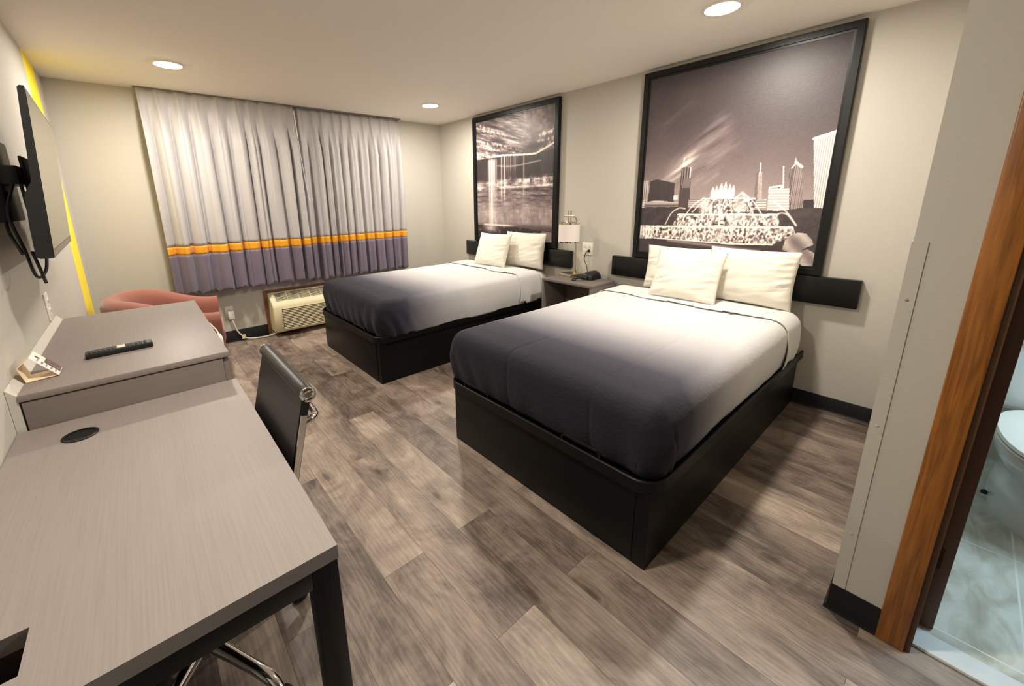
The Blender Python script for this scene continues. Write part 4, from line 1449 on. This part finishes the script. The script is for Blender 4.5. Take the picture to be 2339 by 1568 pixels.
bm = bmesh.new(); tube(bm, bez([(.618, yc0, .845), (.650, yc0 + .005, .858), (.668, yc0 + .05, .850), (.672, 1.26, .840), (.668, yc1 - .05, .850), (.650, yc1 - .005, .858), (.618, yc1, .845)], 40), .009, 12)
part(ch, 'back_spreader', bm, m_chrome)
bm = bmesh.new(); lathe(bm, [(.024, .10), (.024, .24), (.019, .24), (.019, .42)], (.325, 1.29, 0), 24); box(bm, .25, .44, 1.19, 1.38, .415, .44, .006)
part(ch, 'gas_lift', bm, m_rubber)
cc = Vector((.325, 1.29, 0))
bm = bmesh.new(); lathe(bm, [(.034, .085), (.040, .095), (.038, .135), (.028, .15)], (cc.x, cc.y, 0), 28)
part(ch, 'hub', bm, m_chrome)
for k in range(5):
    a = math.radians(-59 + 72 * k)
    d = Vector((math.cos(a), math.sin(a), 0)); q = Vector((-d.y, d.x, 0))
    bm = bmesh.new(); rings = []
    for (r, z, w, h) in ((.03, .118, .021, .020), (.12, .108, .019, .019), (.20, .098, .018, .017), (.245, .088, .019, .016), (.275, .074, .015, .012), (.29, .064, .010, .008)):
        c = cc + d * r + Vector((0, 0, z))
        rings.append([bm.verts.new(c + q * (w * math.cos(t)) + Vector((0, 0, h * math.sin(t)))) for t in [2 * PI * j / 14 for j in range(14)]])
    skin(bm, rings, True, True)
    leg = part(ch, 'base_leg', bm, m_chrome, 'polished chrome leg')
    bm = bmesh.new()
    c = cc + d * .292
    for s in (-1, 1):
        tmp = bmesh.new(); lathe(tmp, [(.0005, -.010), (.02, -.010), (.026, -.006), (.026, .006), (.02, .010), (.0005, .010)], (0, 0, 0), 22, 'y')
        rot = Matrix.Translation(c + q * (s * .014) + Vector((0, 0, .026))) @ Matrix.Rotation(a, 4, 'Z')
        merge(bm, tmp, rot)
    tube(bm, [c + Vector((0, 0, .026)), c + Vector((0, 0, .062))], .009, 10)
    part(leg, 'caster', bm, m_rubber)

# ================================================================ ARMCHAIR in the corner
AC = Vector((.47, 4.02, 0)); AYAW = math.radians(-6)
ar = thing('armchair', AC, 'salmon pink tub armchair in the corner beside the curtains', 'armchair', rz=AYAW)
bm = bmesh.new()
Rm = .335
path = []
for k in range(7): path.append((.33 - .33 * k / 6, -Rm, k / 6 * .0))
for k in range(1, 24):
    a = -PI / 2 - PI * k / 24
    path.append((Rm * math.cos(a), Rm * math.sin(a), 0))
for k in range(7): path.append((.33 * k / 6, Rm, 0))
rings = []
for i, p in enumerate(path):
    a = path[max(0, i - 1)]; b = path[min(len(path) - 1, i + 1)]
    t = Vector((b[0] - a[0], b[1] - a[1], 0)).normalized(); n = Vector((t.y, -t.x, 0))     # outward
    if n.dot(Vector((p[0] - .15, p[1], 0))) < 0: n = -n
    back = max(0.0, min(1.0, (.30 - p[0]) / .55))
    back = back * back * (3 - 2 * back)
    zt = .598 + .150 * back
    th = .055 + .012 * back
    ring = []
    for (o, z) in ((-th, .12), (-th, zt - .10), (-th * .96, zt - .055), (-th * .72, zt - .018), (-th * .3, zt - .002), (th * .3, zt), (th * .75, zt - .020), (th * 1.0, zt - .065), (th * .98, zt - .15), (th * .80, .30), (th * .62, .10), (0, .09)):
        ring.append(bm.verts.new(Vector((p[0], p[1], z)) + n * o))
    rings.append(ring)
skin(bm, rings, True, True)
bmesh.ops.bevel(bm, geom=[e for e in bm.edges if len(e.link_faces) == 2 and e.calc_face_angle(0) > 1.25 and e.verts[0].co.z > .2], offset=.02, segments=4, affect='EDGES')
part(ar, 'shell', bm, m_salmon, local=True, ang=60)
bm = rounded_box((-.24, -.27, .30), (.345, .27, .45), .055, (6, 6, 2))
for v in bm.verts:
    v.co.z += .018 * (1 - (v.co.y / .27) ** 2) if v.co.z > .4 else 0
    if v.co.x < 0:
        v.co.y *= math.sqrt(max(.2, 1 - (v.co.x / .30) ** 2))
part(ar, 'seat_cushion', bm, m_salmon, local=True, ang=60)
bm = bmesh.new(); box(bm, -.10, .335, -.275, .275, .09, .305, .02, 3)
part(ar, 'seat_base', bm, m_salmon, local=True)
for (x, y) in ((.27, -.28), (.27, .28), (-.2, -.2), (-.2, .2)):
    bm = bmesh.new(); lathe(bm, [(.014, 0), (.02, .10)], (x, y, 0), 14)
    part(ar, 'leg', bm, mat('dark_wood_leg', (40, 28, 22), .5) if 'dark_wood_leg' not in bpy.data.materials else bpy.data.materials['dark_wood_leg'], local=True)

# ================================================================ NIGHTSTAND, LAMP, TELEPHONE
NX0, NX1, NY0, NY1, ZN = 3.265, 3.632, 1.975, 2.535, .675
ns = thing('nightstand', (3.45, 2.255, 0), 'grey open-fronted nightstand between the two beds', 'nightstand')
bm = bmesh.new(); box(bm, NX0, NX1, NY0, NY1, ZN - .022, ZN, .0015)
part(ns, 'top', bm, m_night)
for (a, b) in ((NY0, NY0 + .022), (NY1 - .022, NY1)):
    bm = bmesh.new(); box(bm, NX0 + .002, NX1, a, b, 0, ZN - .0225, .001)
    part(ns, 'side_panel', bm, m_night)
bm = bmesh.new(); box(bm, NX1 - .016, NX1, NY0 + .022, NY1 - .022, .06, ZN - .0225)
part(ns, 'back_panel', bm, m_night)
for z in (.06, .30):
    bm = bmesh.new(); box(bm, NX0 + .01, NX1 - .016, NY0 + .022, NY1 - .022, z, z + .02)
    part(ns, 'shelf', bm, m_night)

LB = Vector((3.545, 2.395, ZN))
la = thing('table_lamp', LB, 'brushed metal table lamp with a white drum shade on the nightstand', 'lamp')
bm = bmesh.new()
t_ = bmesh.new(); box(t_, -.085, .085, -.08, .08, 0, .030, .002)
merge(bm, t_, Matrix.Translation(LB) @ Matrix.Rotation(math.radians(-14), 4, 'Z'))
part(la, 'base', bm, m_nickel)
st = LB + Vector((.025, -.015, 0))
lf = Vector((-.766, .643, 0))
sh = st + lf * .068
bm = bmesh.new()
lathe(bm, [(.014, .030), (.014, .062), (.0085, .063)], st, 20)
arcp = [st + Vector((0, 0, .05)), st + Vector((0, 0, .53))]
for k in range(1, 9):
    a = PI / 2 * k / 8
    arcp.append(st + Vector((0, 0, .53)) + lf * (.045 * (1 - math.cos(a))) + Vector((0, 0, .045 * math.sin(a))))
arcp.append(st + lf * .115 + Vector((0, 0, .575)))
tube(bm, arcp, .0078, 14)
part(la, 'stem', bm, m_nickel)
bm = bmesh.new()
for s in (-.012, .012):
    tube(bm, [sh + lf * s + Vector((0, 0, .50)), sh + lf * s + Vector((0, 0, .625))], .0065, 12)
part(la, 'hanger', bm, m_nickel)
zs0, zs1, rs = .335, .508, .098
bm = bmesh.new(); lathe(bm, [(rs * 1.02, zs0), (rs, zs1), (rs - .003, zs1), (rs * 1.02 - .003, zs0)], sh, 48, capped=False)
skin_last = None
shade = part(la, 'shade', bm, m_shade, 'white fabric drum shade')
for z, r in ((zs0, rs * 1.02), (zs1, rs)):
    bm = bmesh.new(); lathe(bm, [(r + .0015, z - .007), (r + .0015, z + .007), (r - .005, z + .007), (r - .005, z - .007), (r + .0015, z - .007)], sh, 48, capped=False)
    part(shade, 'shade_ring', bm, m_chrome)
bm = bmesh.new()
for k in range(3):
    a = 2 * PI * k / 3
    tube(bm, [sh + Vector((0, 0, zs1)), sh + Vector((math.cos(a) * (rs - .003), math.sin(a) * (rs - .003), zs1))], .003, 8)
part(shade, 'spider', bm, m_nickel)

ph = thing('telephone', (3.50, 2.16, ZN), 'black desk telephone on the nightstand, its handset lying off the cradle', 'telephone')
bm = bmesh.new()
rings = []
for (y, zt, w) in ((2.240, .018, .070), (2.234, .050, .078), (2.215, .066, .082), (2.18, .074, .084), (2.145, .064, .082), (2.125, .044, .078), (2.118, .014, .072)):
    rings.append([bm.verts.new((3.545 + a * w, y, ZN + .0005 + b * zt)) for (a, b) in ((-1, 0), (-1, .62), (-.90, .80), (-.4, .92), (.4, 1.0), (.88, .98), (1, .8), (1, 0))])
skin(bm, rings, True, True)
part(ph, 'body', bm, m_rubber, ang=60)
bm = bmesh.new()
hp = bez([(3.36, 2.235, ZN + .0235), (3.375, 2.215, ZN + .026), (3.40, 2.19, ZN + .032), (3.43, 2.175, ZN + .03), (3.445, 2.165, ZN + .0235)], 20)
nh = len(hp)
tube(bm, hp, [.010 + .010 * abs(2 * i / (nh - 1) - 1) ** 3 for i in range(nh)], 12)
lathe(bm, [(.018, 0), (.022, .008), (.016, .018)], (3.362, 2.235, ZN + .003), 16)
part(ph, 'handset', bm, m_rubber)
bm = bmesh.new()
coil = []
for k in range(140):
    s = k / 139
    b0 = Vector((3.41, 2.25, ZN + .018)).lerp(Vector((3.455, 2.215, ZN + .03)), s) + Vector((0, .02 * math.sin(PI * s), .01 * math.sin(PI * s)))
    coil.append(b0 + Vector((0, math.cos(s * 60) * .007, math.sin(s * 60) * .007)))
tube(bm, coil, .0018, 5)
part(ph, 'coiled_cord', bm, m_rubber)
bm = bmesh.new(); tube(bm, bez([(W - .020, 2.312, .912), (W - .035, 2.33, .895), (W - .035, 2.345, .83), (W - .04, 2.31, .77), (W - .055, 2.29, .72), (3.60, 2.24, ZN + .02)], 30), .0035, 8)
line = part(ph, 'line_cord', bm, m_rubber)
bm = bmesh.new(); lathe(bm, [(.010, -.009), (.014, -.012), (.014, -.024), (.008, -.032), (.0005, -.033)], (W, 2.308, .915), 16, 'x')
part(line, 'plug', bm, m_rubber)

# ================================================================ TOILET
tcx, tcy = 3.05, -.43
to = thing('toilet', (3.2, tcy, .006), 'white toilet with closed lid seen through the bathroom doorway', 'toilet')
def egg(z, x0, x1, w, n=40, sq=2.3):
    """egg-shaped ring, front towards -x"""
    out = []
    cx, L_ = x0 * .42 + x1 * .58, 0
    for k in range(n):
        a = 2 * PI * k / n
        c, s = math.cos(a), math.sin(a)
        r = (abs(c) ** sq + abs(s) ** sq) ** (-1 / sq)
        x = cx + (x1 - cx if c > 0 else cx - x0) * c * r
        out.append((x, tcy + w * s * r, z))
    return out
bm = bmesh.new()
rings = [[bm.verts.new(p) for p in egg(*a)] for a in ((.006, 2.96, 3.56, .150), (.03, 2.955, 3.56, .152), (.14, 2.965, 3.54, .142), (.20, 2.955, 3.52, .130), (.25, 2.90, 3.50, .150), (.305, 2.855, 3.46, .178), (.355, 2.81, 3.44, .190), (.375, 2.81, 3.44, .190), (.378, 2.845, 3.43, .18))]
skin(bm, rings, True, True)
part(to, 'bowl', bm, m_porc, ang=60)
bm = bmesh.new()
rings = [[bm.verts.new(p) for p in egg(*a)] for a in ((.380, 2.79, 3.42, .192), (.383, 2.786, 3.425, .196), (.396, 2.786, 3.425, .196), (.400, 2.79, 3.42, .192))]
skin(bm, rings, True, True)
part(to, 'seat', bm, m_white)
bm = bmesh.new()
rings = [[bm.verts.new(p) for p in egg(*a)] for a in ((.403, 2.79, 3.43, .191), (.406, 2.788, 3.432, .193), (.417, 2.794, 3.43, .188), (.423, 2.85, 3.41, .165), (.425, 2.95, 3.35, .09))]
skin(bm, rings, True, True)
part(to, 'lid', bm, m_white)
bm = bmesh.new(); box(bm, 3.44, 3.675, tcy - .20, tcy + .20, .385, .72, .03, 4)
tk = part(to, 'tank', bm, m_porc)
bm = bmesh.new(); box(bm, 3.425, 3.685, tcy - .212, tcy + .212, .721, .76, .012, 3)
part(to, 'tank_lid', bm, m_porc)
bm = bmesh.new(); tube(bm, [(3.442, tcy - .15, .66), (3.415, tcy - .15, .66), (3.412, tcy - .08, .652)], .007, 10)
part(tk, 'flush_lever', bm, m_chrome)
bm = bmesh.new(); lathe(bm, [(.012, .0), (.011, .012), (.005, .018), (.0005, .019)], (3.22, tcy + .158, .03), 14)
part(to, 'bolt_cap', bm, m_dark, 'dark floor bolt')
